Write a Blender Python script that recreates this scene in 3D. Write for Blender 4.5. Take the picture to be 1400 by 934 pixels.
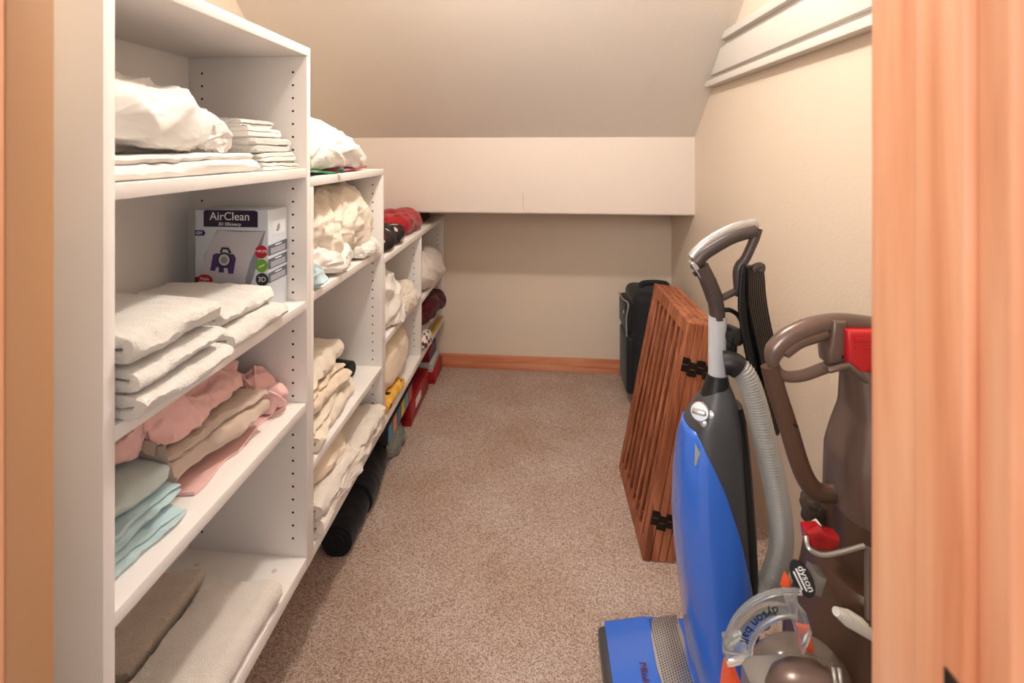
import bpy, bmesh, math, random
import numpy as np
from mathutils import Vector, Matrix, Euler

for o in list(bpy.data.objects): bpy.data.objects.remove(o)
SC = bpy.context.scene
COL = SC.collection
R_ = math.radians

# ------------------------------------------------------------------ camera
FPX, PX, PY, CAMH = 690.0, 673.0, 205.0, 1.32
YAW = math.atan2(62, 690)
cam_d = bpy.data.cameras.new('camera'); cam = bpy.data.objects.new('camera', cam_d)
COL.objects.link(cam); SC.camera = cam
cam.location = (0, 0, CAMH); cam.rotation_euler = (R_(90), 0, YAW)
cam_d.sensor_width = 36; cam_d.lens = FPX/1400*36
cam_d.shift_x = (700-PX)/1400; cam_d.shift_y = -(467-PY)/1400
cam_d.clip_start = .02
cam_d.dof.use_dof = True; cam_d.dof.focus_distance = 1.45; cam_d.dof.aperture_fstop = 4.5
# ------------------------------------------------------------------ world, lights, exposure
W = bpy.data.worlds.new('hallway_ambient'); SC.world = W; W.use_nodes = True
W.node_tree.nodes['Background'].inputs[0].default_value = (.95, .97, 1.0, 1)
W.node_tree.nodes['Background'].inputs[1].default_value = .45
def light(name, typ, loc, energy, color, size=.1, target=None, size_y=None):
    d = bpy.data.lights.new(name, typ); d.energy = energy; d.color = color
    if typ == 'AREA':
        d.size = size
        if size_y: d.shape = 'RECTANGLE'; d.size_y = size_y
    else: d.shadow_soft_size = size
    o = bpy.data.objects.new(name, d); COL.objects.link(o); o.location = loc
    if target is not None:
        o.rotation_euler = (Vector(target)-Vector(loc)).to_track_quat('-Z', 'Y').to_euler()
    return o
HALL = light('hallway_fill', 'AREA', (-.75, -1.3, 1.95), 17, (1, .965, .945), .8, (0, 2.4, .8), .8)  # unseen soft fill added behind the camera to brighten the closet
LAMP_POS = (-.12, 1.28, 2.30)
LAMP_W = 21
SC.view_settings.view_transform = 'Standard'; SC.view_settings.look = 'None'
SC.view_settings.gamma = 1; SC.view_settings.use_curve_mapping = False
SC.view_settings.exposure = .93

# ------------------------------------------------------------------ pixel -> place (1400 x 934 frame)
_F = (-math.sin(YAW), math.cos(YAW)); _R = (math.cos(YAW), math.sin(YAW))
def _P(u, v, d):
    r = (u-PX)/FPX*d
    return Vector((_F[0]*d+_R[0]*r, _F[1]*d+_R[1]*r, CAMH-(v-PY)/FPX*d))
def onX(u, v, X): return _P(u, v, X/(_F[0]+_R[0]*(u-PX)/FPX))
def onY(u, v, Y): return _P(u, v, Y/(_F[1]+_R[1]*(u-PX)/FPX))
def onZ(u, v, Z): return _P(u, v, (CAMH-Z)*FPX/(v-PY))

# ------------------------------------------------------------------ objects
def tag(o, label=None, cat=None, group=None, kind=None):
    if label: o['label'] = label
    if cat: o['category'] = cat
    if group: o['group'] = group
    if kind: o['kind'] = kind
    return o
def thing(name, label, cat, loc=(0, 0, 0), group=None):
    o = bpy.data.objects.new(name, None); COL.objects.link(o); o.location = loc
    o.empty_display_size = .05
    return tag(o, label, cat, group)
def adopt(o, parent):
    o.parent = parent
    o.matrix_parent_inverse = pmat(parent).inverted()
def pmat(p):
    m = Matrix.LocRotScale(p.location, p.rotation_euler.to_quaternion(), p.scale)
    return pmat(p.parent) @ p.matrix_parent_inverse @ m if p.parent else m
def obj(name, me, mat, parent=None, smooth=True):
    """me: bmesh or mesh, in world coordinates."""
    if isinstance(me, bmesh.types.BMesh):
        bm = me; me = bpy.data.meshes.new(name); bm.to_mesh(me); bm.free()
    o = bpy.data.objects.new(name, me); COL.objects.link(o)
    if mat is not None: me.materials.append(mat)
    if smooth:
        me.polygons.foreach_set('use_smooth', [True]*len(me.polygons))
        try: me.set_sharp_from_angle(angle=R_(38))
        except Exception: pass
    if parent is not None: adopt(o, parent)
    return o
def struct(name, me, mat, parent=None, smooth=False):
    o = obj(name, me, mat, parent, smooth)
    if parent is None: o['kind'] = 'structure'
    return o

# ------------------------------------------------------------------ mesh builders
def box(x0, x1, y0, y1, z0, z1, bev=0.0, seg=2, bm=None, M=None):
    b = bmesh.new()
    vs = [b.verts.new((x, y, z)) for x in (x0, x1) for y in (y0, y1) for z in (z0, z1)]
    for f in ((0,1,3,2),(4,6,7,5),(0,4,5,1),(2,3,7,6),(0,2,6,4),(1,5,7,3)):
        b.faces.new([vs[i] for i in f])
    bmesh.ops.recalc_face_normals(b, faces=b.faces)
    if bev: bmesh.ops.bevel(b, geom=list(b.edges), offset=bev, segments=seg, affect='EDGES', profile=.5)
    if M is not None: b.transform(M)
    return join(bm, b) if bm is not None else b
def join(a, b):
    me = bpy.data.meshes.new('tmp'); b.to_mesh(me); a.from_mesh(me); bpy.data.meshes.remove(me); b.free()
    return a
def mesh(V, Fc):
    me = bpy.data.meshes.new('m'); me.from_pydata([tuple(map(float, v)) for v in V], [], [list(map(int, f)) for f in Fc]); me.update()
    return me
def fixn(me):
    b = bmesh.new(); b.from_mesh(me); bmesh.ops.recalc_face_normals(b, faces=b.faces); b.to_mesh(me); b.free(); return me
def frame_from(d):
    d = d.normalized(); a = Vector((0, 0, 1)) if abs(d.z) < .9 else Vector((1, 0, 0))
    x = d.cross(a).normalized(); return x, x.cross(d).normalized()
def smooth_path(pts, n=8, closed=False):
    P = [Vector(p) for p in pts]; out = []; N = len(P)
    rng = range(N if closed else N-1)
    for i in rng:
        if closed: a, b, c, d = P[i-1], P[i], P[(i+1) % N], P[(i+2) % N]
        else: a, b, c, d = P[max(i-1, 0)], P[i], P[i+1], P[min(i+2, N-1)]
        for k in range(n):
            t = k/n
            out.append(.5*((2*b)+(c-a)*t+(2*a-5*b+4*c-d)*t*t+(3*b-a-3*c+d)*t**3))
    if not closed: out.append(P[-1].copy())
    return out
def tube(pts, rad, ns=12, bm=None, cap=True, rib=0.0, ell=None):
    """tube along points; rad number or list; rib: corrugation depth (every second ring); ell=(a,b) flattening"""
    b = bmesh.new(); P = [Vector(p) for p in pts]; N = len(P); rings = []
    T = [(P[min(i+1, N-1)]-P[max(i-1, 0)]).normalized() for i in range(N)]
    x, y = frame_from(T[0])
    for i in range(N):
        if i:
            q = T[i-1].rotation_difference(T[i]); x = q @ x; y = q @ y
        r = rad[i] if hasattr(rad, '__len__') else rad
        if rib and i % 2: r -= rib
        ea, eb = ell if ell else (1, 1)
        rings.append([b.verts.new(P[i]+x*(r*ea*math.cos(2*math.pi*k/ns))+y*(r*eb*math.sin(2*math.pi*k/ns))) for k in range(ns)])
    for i in range(N-1):
        for k in range(ns):
            b.faces.new((rings[i][k], rings[i][(k+1) % ns], rings[i+1][(k+1) % ns], rings[i+1][k]))
    if cap: b.faces.new(rings[0][::-1]); b.faces.new(rings[-1])
    bmesh.ops.recalc_face_normals(b, faces=b.faces)
    return join(bm, b) if bm is not None else b
def bar(p, q, w, h, bm=None, bev=.0, up=(0, 0, 1)):
    """rectangular bar from p to q, w across, h along up"""
    p, q = Vector(p), Vector(q); d = (q-p); L = d.length; d.normalize()
    s = d.cross(Vector(up)).normalized(); u = s.cross(d)
    M = Matrix((( d.x, s.x, u.x, p.x), (d.y, s.y, u.y, p.y), (d.z, s.z, u.z, p.z), (0, 0, 0, 1)))
    return box(0, L, -w/2, w/2, -h/2, h/2, bev, 2, bm, M)
def prism(pts, vec, bev=0.0, seg=2, bm=None):
    """extrude the planar outline pts along vec (both are 3-D)"""
    b = bmesh.new(); vec = Vector(vec)
    A = [b.verts.new(Vector(p)) for p in pts]; B = [b.verts.new(Vector(p)+vec) for p in pts]
    n = len(pts); fa = b.faces.new(A); fb = b.faces.new(B[::-1])
    for i in range(n): b.faces.new((A[i], B[i], B[(i+1) % n], A[(i+1) % n]))
    bmesh.ops.recalc_face_normals(b, faces=b.faces)
    if bev:
        rim = [e for e in b.edges if any(f in (fa, fb) for f in e.link_faces)]
        bmesh.ops.bevel(b, geom=rim, offset=bev, segments=seg, affect='EDGES', profile=.5)
    bmesh.ops.triangulate(b, faces=[f for f in b.faces if len(f.verts) > 4])
    return join(bm, b) if bm is not None else b
def lathe(c, axis, prof, ns=24, bm=None):
    """prof: list of (distance along axis, radius)"""
    b = bmesh.new(); c = Vector(c); axis = Vector(axis).normalized(); x, y = frame_from(axis); rings = []
    for t, r in prof:
        rings.append([b.verts.new(c+axis*t+x*(r*math.cos(2*math.pi*k/ns))+y*(r*math.sin(2*math.pi*k/ns))) for k in range(ns)])
    for i in range(len(rings)-1):
        for k in range(ns): b.faces.new((rings[i][k], rings[i][(k+1) % ns], rings[i+1][(k+1) % ns], rings[i+1][k]))
    b.faces.new(rings[0][::-1]); b.faces.new(rings[-1])
    bmesh.ops.recalc_face_normals(b, faces=b.faces)
    return join(bm, b) if bm is not None else b
def text_mesh(s, size, M, depth=.0004, align='CENTER'):
    c = bpy.data.curves.new('t', 'FONT'); c.body = s; c.size = size; c.extrude = depth; c.align_x = align; c.align_y = 'CENTER'
    c.resolution_u = 3
    o = bpy.data.objects.new('t', c); COL.objects.link(o)
    dg = bpy.context.evaluated_depsgraph_get(); dg.update()
    me = bpy.data.meshes.new_from_object(o.evaluated_get(dg)); bpy.data.objects.remove(o); bpy.data.curves.remove(c)
    me.transform(M); me.materials.clear(); return me

# ------------------------------------------------------------------ numpy gradient noise
_rs = np.random.RandomState(7); _perm = np.concatenate([_rs.permutation(256)]*2)
_gr = _rs.normal(size=(256, 3)); _gr /= np.linalg.norm(_gr, axis=1)[:, None]
def pn(P):
    P = np.asarray(P, float); i = np.floor(P).astype(int); f = P-i; u = f*f*f*(f*(f*6-15)+10); i &= 255
    def g(dx, dy, dz):
        h = _perm[(_perm[(_perm[(i[:, 0]+dx) & 255]+i[:, 1]+dy) & 255]+i[:, 2]+dz) & 255]
        return (_gr[h]*(f-np.array([dx, dy, dz]))).sum(1)
    l = lambda a, b, t: a+(b-a)*t
    x00 = l(g(0,0,0), g(1,0,0), u[:,0]); x10 = l(g(0,1,0), g(1,1,0), u[:,0])
    x01 = l(g(0,0,1), g(1,0,1), u[:,0]); x11 = l(g(0,1,1), g(1,1,1), u[:,0])
    return l(l(x00, x10, u[:,1]), l(x01, x11, u[:,1]), u[:,2])*1.5
def ridge(P): return 1-2*np.abs(pn(P))            # sharp creases
def warp(P, f, a, s):
    P = np.asarray(P, float); o = np.array([[s*1.7, s*3.1, s*.7]])
    return P+a*np.stack([pn(P*f+o), pn(P*f+o+31.3), pn(P*f+o+57.9)], 1)
# ------------------------------------------------------------------ materials (all procedural)
def lin(c):
    if isinstance(c, str): c = [int(c[i:i+2], 16) for i in (0, 2, 4)]
    return tuple(((v/255)/12.92 if v <= 10 else ((v/255+.055)/1.055)**2.4) for v in c)+(1,)
class NT:
    def __init__(s, name):
        s.m = bpy.data.materials.new(name); s.m.use_nodes = True; s.t = s.m.node_tree
        s.b = s.t.nodes['Principled BSDF']
    def n(s, typ, **kw):
        nd = s.t.nodes.new(typ)
        for k, v in kw.items():
            if k.startswith('i_'):
                key = k[2:].replace('_', ' ')
                nd.inputs[key].default_value = v
            else: setattr(nd, k, v)
        return nd
    def l(s, a, b): s.t.links.new(a, b)
    def ramp(s, fac, stops):
        r = s.n('ShaderNodeValToRGB'); e = r.color_ramp.elements
        while len(e) < len(stops): e.new(.5)
        for el, (p, c) in zip(e, stops): el.position = p; el.color = lin(c) if not (isinstance(c, tuple) and len(c) == 4) else c
        s.l(fac, r.inputs[0]); return r.outputs[0]
    def coords(s, scale=(1, 1, 1), kind='Object', rot=(0, 0, 0)):
        tc = s.n('ShaderNodeTexCoord'); mp = s.n('ShaderNodeMapping'); mp.inputs['Scale'].default_value = scale
        mp.inputs['Rotation'].default_value = rot
        s.l(tc.outputs[kind], mp.inputs[0]); return mp.outputs[0]
    def bump(s, h, strength=.3, dist=.002):
        bp = s.n('ShaderNodeBump'); bp.inputs['Strength'].default_value = strength; bp.inputs['Distance'].default_value = dist
        s.l(h, bp.inputs['Height']); s.l(bp.outputs[0], s.b.inputs['Normal']); return bp
    def set(s, **kw):
        for k, v in kw.items(): s.b.inputs[k.replace('_', ' ')].default_value = v
        return s
def plain(name, col, rough=.5, var=.06, scale=6., bump=0., bscale=80., **kw):
    m = NT(name); c = lin(col); co = m.coords()
    nz = m.n('ShaderNodeTexNoise'); nz.inputs['Scale'].default_value = scale; nz.inputs['Detail'].default_value = 4
    m.l(co, nz.inputs['Vector'])
    lo = tuple(x*(1-var) for x in c[:3])+(1,); hi = tuple(min(1, x*(1+var)) for x in c[:3])+(1,)
    m.l(m.ramp(nz.outputs[0], [(.3, lo), (.7, hi)]), m.b.inputs['Base Color'])
    m.set(Roughness=rough, **kw)
    if bump:
        n2 = m.n('ShaderNodeTexNoise'); n2.inputs['Scale'].default_value = bscale; n2.inputs['Detail'].default_value = 3
        m.l(co, n2.inputs['Vector']); m.bump(n2.outputs[0], bump)
    return m.m
def wall_mat(name, col, bs=.35):
    m = NT(name); co = m.coords()
    n1 = m.n('ShaderNodeTexNoise'); n1.inputs['Scale'].default_value = 1.6; m.l(co, n1.inputs['Vector'])
    c = lin(col); lo = tuple(x*.96 for x in c[:3])+(1,)
    m.l(m.ramp(n1.outputs[0], [(.3, lo), (.7, c)]), m.b.inputs['Base Color'])
    n2 = m.n('ShaderNodeTexNoise'); n2.inputs['Scale'].default_value = 130; n2.inputs['Detail'].default_value = 2.5; m.l(co, n2.inputs['Vector'])
    m.bump(n2.outputs[0], bs, .0025); m.set(Roughness=.62); m.b.inputs['Specular IOR Level'].default_value = .3
    return m.m
def wood(name, dark, mid, light_, axis='Z', rough=.38, knots=True, freq=1.0):
    m = NT(name); sc = {'X': (.9, 14, 14), 'Y': (14, .9, 14), 'Z': (14, 14, .9)}[axis]
    co = m.coords(tuple(v*freq for v in sc))
    n1 = m.n('ShaderNodeTexNoise'); n1.inputs['Scale'].default_value = 1.6; n1.inputs['Detail'].default_value = 6; n1.inputs['Distortion'].default_value = .8
    m.l(co, n1.inputs['Vector'])
    n2 = m.n('ShaderNodeTexNoise'); n2.inputs['Scale'].default_value = 7; n2.inputs['Detail'].default_value = 3; m.l(co, n2.inputs['Vector'])
    mx = m.n('ShaderNodeMath', operation='MULTIPLY_ADD'); m.l(n2.outputs[0], mx.inputs[0]); mx.inputs[1].default_value = .3; m.l(n1.outputs[0], mx.inputs[2])
    m.l(m.ramp(mx.outputs[0], [(.42, dark), (.62, mid), (.85, light_)]), m.b.inputs['Base Color'])
    m.bump(n2.outputs[0], .06, .001); m.set(Roughness=rough); return m.m
def carpet_mat():
    m = NT('loop_pile_carpet'); co = m.coords((1, 1.15, 1))
    v = m.n('ShaderNodeTexVoronoi'); v.inputs['Scale'].default_value = 290; v.inputs['Randomness'].default_value = .62; m.l(co, v.inputs['Vector'])
    sp = m.n('ShaderNodeSeparateColor'); m.l(v.outputs['Color'], sp.inputs[0])
    cA = m.ramp(sp.outputs[0], [(.0, 'a28676'), (.3, 'c2aa9c'), (.6, 'd6c2b6'), (1., 'e8dad1')])
    n1 = m.n('ShaderNodeTexNoise'); n1.inputs['Scale'].default_value = 3.2; n1.inputs['Detail'].default_value = 5; m.l(co, n1.inputs['Vector'])
    cB = m.ramp(n1.outputs[0], [(.32, 'eadfd4'), (.7, 'ffffff')])
    mx = m.n('ShaderNodeMix', data_type='RGBA', blend_type='MULTIPLY'); mx.inputs[0].default_value = 1
    m.l(cA, mx.inputs[6]); m.l(cB, mx.inputs[7]); m.l(mx.outputs[2], m.b.inputs['Base Color'])
    iv = m.n('ShaderNodeMath', operation='SUBTRACT'); iv.inputs[0].default_value = 1; m.l(v.outputs['Distance'], iv.inputs[1])
    m.bump(iv.outputs[0], .9, .004); m.set(Roughness=.95); m.b.inputs['Specular IOR Level'].default_value = .1
    return m.m
def cloth(name, col, rough=.85, weave=900., ws=.12, sheen=.3, var=.05, fuzz=False):
    m = NT(name); c = lin(col); co = m.coords()
    n1 = m.n('ShaderNodeTexNoise'); n1.inputs['Scale'].default_value = 9; n1.inputs['Detail'].default_value = 4; m.l(co, n1.inputs['Vector'])
    lo = tuple(x*(1-var) for x in c[:3])+(1,); hi = tuple(min(1, x*(1+var)) for x in c[:3])+(1,)
    m.l(m.ramp(n1.outputs[0], [(.3, lo), (.7, hi)]), m.b.inputs['Base Color'])
    n2 = m.n('ShaderNodeTexVoronoi' if fuzz else 'ShaderNodeTexNoise'); n2.inputs['Scale'].default_value = weave; m.l(co, n2.inputs['Vector'])
    m.bump(n2.outputs[0], ws, .003 if fuzz else .001)
    m.set(Roughness=rough, Sheen_Weight=sheen); m.b.inputs['Specular IOR Level'].default_value = .25
    return m.m
def patterned(name, cols, scale=30., rough=.7, warpy=.4):
    """printed fabric or box: blotches of several colours"""
    m = NT(name); co = m.coords()
    v = m.n('ShaderNodeTexVoronoi'); v.inputs['Scale'].default_value = scale; m.l(co, v.inputs['Vector'])
    sp = m.n('ShaderNodeSeparateColor'); m.l(v.outputs['Color'], sp.inputs[0])
    r = m.n('ShaderNodeValToRGB'); r.color_ramp.interpolation = 'CONSTANT'; e = r.color_ramp.elements
    while len(e) < len(cols): e.new(.5)
    for k, el in enumerate(e): el.position = k/len(cols); el.color = lin(cols[k])
    m.l(sp.outputs[0], r.inputs[0]); m.l(r.outputs[0], m.b.inputs['Base Color']); m.set(Roughness=rough)
    return m.m
def glassy(name, col, rough=.05, alpha=None):
    m = NT(name); m.set(Base_Color=lin(col), Roughness=rough, Transmission_Weight=1.0, IOR=1.12); return m.m

M = dict(
    melamine=plain('warm_white_melamine', 'efeae5', .42, .02, 3., .02, 300),
    wall=wall_mat('cream_wall_paint', 'e3d3bf', .45),
    ceil=wall_mat('ceiling_paint', 'e0d8cf'),
    wood_z=wood('fir_door_frame', 'c67c54', 'dc9a72', 'e8b28c', 'Z', .4, freq=.8),
    wood_x=wood('fir_baseboard', 'b8694a', 'd0845f', 'dfa07c', 'X', .4),
    rack=wood('red_cedar_slats', '6e3520', '93502f', 'b87350', 'Z', .5, freq=1.3),
    rail=plain('pale_grey_rail_paint', 'd6d0c8', .45, .02),
    carpet=carpet_mat(),
    hole=plain('pin_hole_shadow', '14100d', .9, .0),
    bronze=plain('dark_bronze_hinge', '2c211b', .5, .3, 60., .2, 200, Metallic=.6),
)
# ------------------------------------------------------------------ the setting
XL, XR = -.895, .781           # left and right wall faces
XU = -1.22                     # the left wall steps back above the shelving
YF, YB = .46, 3.04             # closet side of the door wall, back wall
YH = 2.598; ZH0, ZH1 = .990, 1.384    # header face and its lower / upper edge
SL = .83; ZC = 2.40; YC = YH-(ZC-ZH1)/SL
struct('floor', box(XU-.12, XR+.12, -2.2, YB+.1, -.06, 0), M['carpet'])
wl = box(XU-.1, XL, YF-.13, YB+.1, 0, 1.24)
struct('wall_left', box(XU-.1, XU, YF-.13, YB+.1, 1.24, ZC+.05, bm=wl), M['wall'])
struct('wall_right', box(XR, XR+.1, YF-.13, YB+.1, 0, ZC+.05), M['wall'])
struct('wall_back', box(XL, XR, YB, YB+.1, 0, 1.1), M['wall'])
# boxed-in stair header: rounded plaster lower edge
hb = box(XU, XR, YH, YB, ZH0, ZH1, 0)
b = hb
bmesh.ops.bevel(b, geom=[e for e in b.edges if all(abs(v.co.y-YH) < 1e-5 and abs(v.co.z-ZH0) < 1e-5 for v in e.verts)], offset=.012, segments=4, affect='EDGES', profile=.5)
struct('wall_header', b, wall_mat('header_paint', 'e6dacf', .3), smooth=True)
# sloping stair soffit and the flat ceiling near the door
th = .08
struct('ceiling_slope', prism([(XU, YH+.001, ZH1), (XU, YC, ZC), (XU, YC, ZC+th), (XU, YH+.3, ZH1+th)], (XR-XU, 0, 0)), M['ceil'])
struct('ceiling', box(XU, XR, YF, YC, ZC, ZC+.05), M['ceil'])
# back baseboard
struct('baseboard_back', box(XL, XR, YB-.016, YB, 0, .082, .003), M['wood_x'], smooth=True)
# hairline crack and a chipped patch on the header
ck = tube([(-.075, YH-.0004, 1.10), (-.073, YH-.0004, 1.06), (-.075, YH-.0004, 1.035), (-.068, YH-.0004, 1.012), (-.062, YH-.0004, 1.005)], .0012, 5)
struct('trim_1', ck, plain('crack_line', 'b9a591', .9, 0))
bpy.data.objects['trim_1'].name = 'trim_1'
# door wall (closet side) with opening and wooden frame
XJL, XJR, ZD = -.477, .284, 2.06; YO = .33
wf = box(XU, XJL-.022, YO, YF, 0, ZC)
wf = box(XJR+.022, XR, YO, YF, 0, ZC, bm=wf)
wf = box(XJL-.022, XJR+.022, YO, YF, ZD+.022, ZC, bm=wf)
struct('wall_front', wf, M['wall'])
d1 = thing('door_1', None, None, (0, YF, 0)); d1['kind'] = 'structure'
obj('jamb', box(XJL-.022, XJL, YO, .413, 0, ZD, .002), M['wood_z'], d1)
obj('jamb_return', box(XJL-.022, XJL, .413, YF, 0, ZD, .002), plain('tan_shade_return', 'b98c64', .6, .03, 4), d1)  # shade on the left jamb face is put into this tan colour
obj('jamb', box(XJR, XJR+.022, YO, YF, 0, ZD, .003), M['wood_z'], d1)
obj('head_jamb', box(XJL-.022, XJR+.022, YO, YF, ZD, ZD+.022, .003), wood('fir_head', 'c67c54', 'dc9a72', 'e8b28c', 'X', .4, freq=.8), d1)
obj('door_stop', box(XJR-.010, XJR, .352, .395, 0, ZD, .003), M['wood_z'], d1)
obj('door_stop', box(XJL, XJL+.010, .352, .385, 0, ZD, .003), M['wood_z'], d1)
obj('casing', box(XJR+.008, XJR+.078, YO-.018, YO, 0, ZD+.07, .004), M['wood_z'], d1)
obj('casing', box(XJL-.078, XJL-.008, YO-.018, YO, 0, ZD+.07, .004), M['wood_z'], d1)
# latch strike on the jamb
sp = box(XJR-.0116, XJR-.0098, .352, .366, .88, .972, .0005)
obj('strike_plate', sp, M['bronze'], d1)
# rail fixed along the right wall under the stair slope
ywall = lambda z: YH-(z-ZH1)/SL
def rail_bar(x0, z0, z1):
    return prism([(x0, YF, z0), (x0, YF, z1), (x0, ywall(z1)-.004, z1), (x0, ywall(z0)-.004, z0)], (XR-x0, 0, 0), .0015)
rl = thing('wall_rail', 'long pale grey grooved rail fixed high along the right wall', 'rail', (XR-.02, 1.4, 1.6))
obj('backing', prism([(XR-.014, YF, 1.60), (XR-.014, YF, 1.80), (XR-.014, ywall(1.80)-.004, 1.80), (XR-.014, ywall(1.60)-.004, 1.60)], (.014, 0, 0)), M['rail'], rl, False)
for z0, z1, x0 in ((1.598, 1.622, XR-.042), (1.645, 1.742, XR-.030), (1.768, 1.797, XR-.038)):
    obj('bar', rail_bar(x0, z0, z1), M['rail'], rl)
# ceiling lamp near the door, above the frame
lp = thing('ceiling_lamp', 'small round flush ceiling lamp with glass shade near the door', 'lamp', (LAMP_POS[0], LAMP_POS[1], ZC))
obj('base', lathe((LAMP_POS[0], LAMP_POS[1], ZC), (0, 0, -1), [(0, .07), (.012, .07), (.018, .05)]), M['rail'], lp)
gm = NT('lit_lamp_glass'); gm.set(Base_Color=(1, .95, .85, 1), Roughness=.3); gm.b.inputs['Emission Color'].default_value = (1, .86, .68, 1); gm.b.inputs['Emission Strength'].default_value = 6
obj('shade', lathe((LAMP_POS[0], LAMP_POS[1], ZC-.018), (0, 0, -1), [(0, .045), (.02, .05), (.045, .045), (.06, .025), (.064, .002)]), gm.m, lp)
ld = bpy.data.lights.new('lamp_light', 'POINT'); ld.energy = LAMP_W; ld.color = (1, .94, .88); ld.shadow_soft_size = .035
lo = bpy.data.objects.new('lamp_light', ld); COL.objects.link(lo); lo.location = (LAMP_POS[0], LAMP_POS[1], ZC-.13); adopt(lo, lp)

# ------------------------------------------------------------------ shelving units on the left wall
XB, XFR = -.892, -.566; T = .019
def unit(label, y0, y1, ztop, rows, ndiv=None, near_inner=True):
    """rows: list of (ya, yb, [shelf tops])"""
    u = thing('shelving_unit', label, 'shelving', ((XB+XFR)/2, (y0+y1)/2, .285), 'white melamine shelving units along the wall')
    mm = M['melamine']; bv = .0012
    obj('side_panel', box(XB, XFR, y0, y0+T, .285, ztop-.022, bv), mm, u)
    obj('side_panel', box(XB, XFR, y1-T, y1, .285, ztop-.022, bv), mm, u)
    obj('top_panel', box(XB, XFR, y0, y1, ztop-.022, ztop, bv), mm, u)
    obj('bottom_panel', box(XB, XFR-.001, y0+T, y1-T, .285, .315, bv), mm, u)
    obj('back_panel', box(XB, XB+.016, y0+T, y1-T, .315, ztop-.022), mm, u, False)
    for yd in (ndiv or []):
        obj('divider', box(XB+.016, XFR-.001, yd-T/2, yd+T/2, .315, ztop-.022, bv), mm, u)
    for ya, yb, tops in rows:
        for zt in tops:
            obj('shelf', box(XB+.016, XFR-.002, ya, yb, zt-.022, zt, bv), mm, u)
    # rows of shelf-pin holes drilled in the panels
    hb = bmesh.new()
    for ya, yb, tops in rows:
        for (yy, sgn) in ((yb, -1), (ya, 1)):
            z = .36
            while z < ztop-.05:
                if all(abs(z-(zt-.011)) > .016 for zt in tops):
                    for xx in (XFR-.036, XB+.016+.036):
                        lathe((xx, yy+sgn*.0002, z), (0, -sgn if False else sgn, 0), [(-.002, .0029), (.0002, .0029)], 8, hb)
                z += .032
    h = obj('pin_holes', hb, M['hole'], u, False); h['kind'] = 'stuff'
    # flush screw covers in the bottom panel
    for yy in (y0+T+.045, y1-T-.045):
        for xx in (XB+.07, XFR-.06):
            obj('screw_cover', lathe((xx, yy, .315), (0, 0, 1), [(0, .006), (.0006, .006), (.0008, .005)], 14), M['rail'], u)
    return u
UA = unit('tall white shelving unit with an open top shelf nearest the door', .612, 1.217, 1.574, [(.631, 1.198, [1.274, .947, .696])])
UB = unit('middle-height white shelving unit between the tall one and the low one', 1.217, 1.822, 1.250, [(1.236, 1.803, [.957, .527])])
UC = unit('low double-width white shelving unit running under the stair header to the back wall', 1.822, 3.03, .920,
          [(1.841, 2.4205, [.610]), (2.4395, 3.011, [.585])], [2.43])
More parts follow.
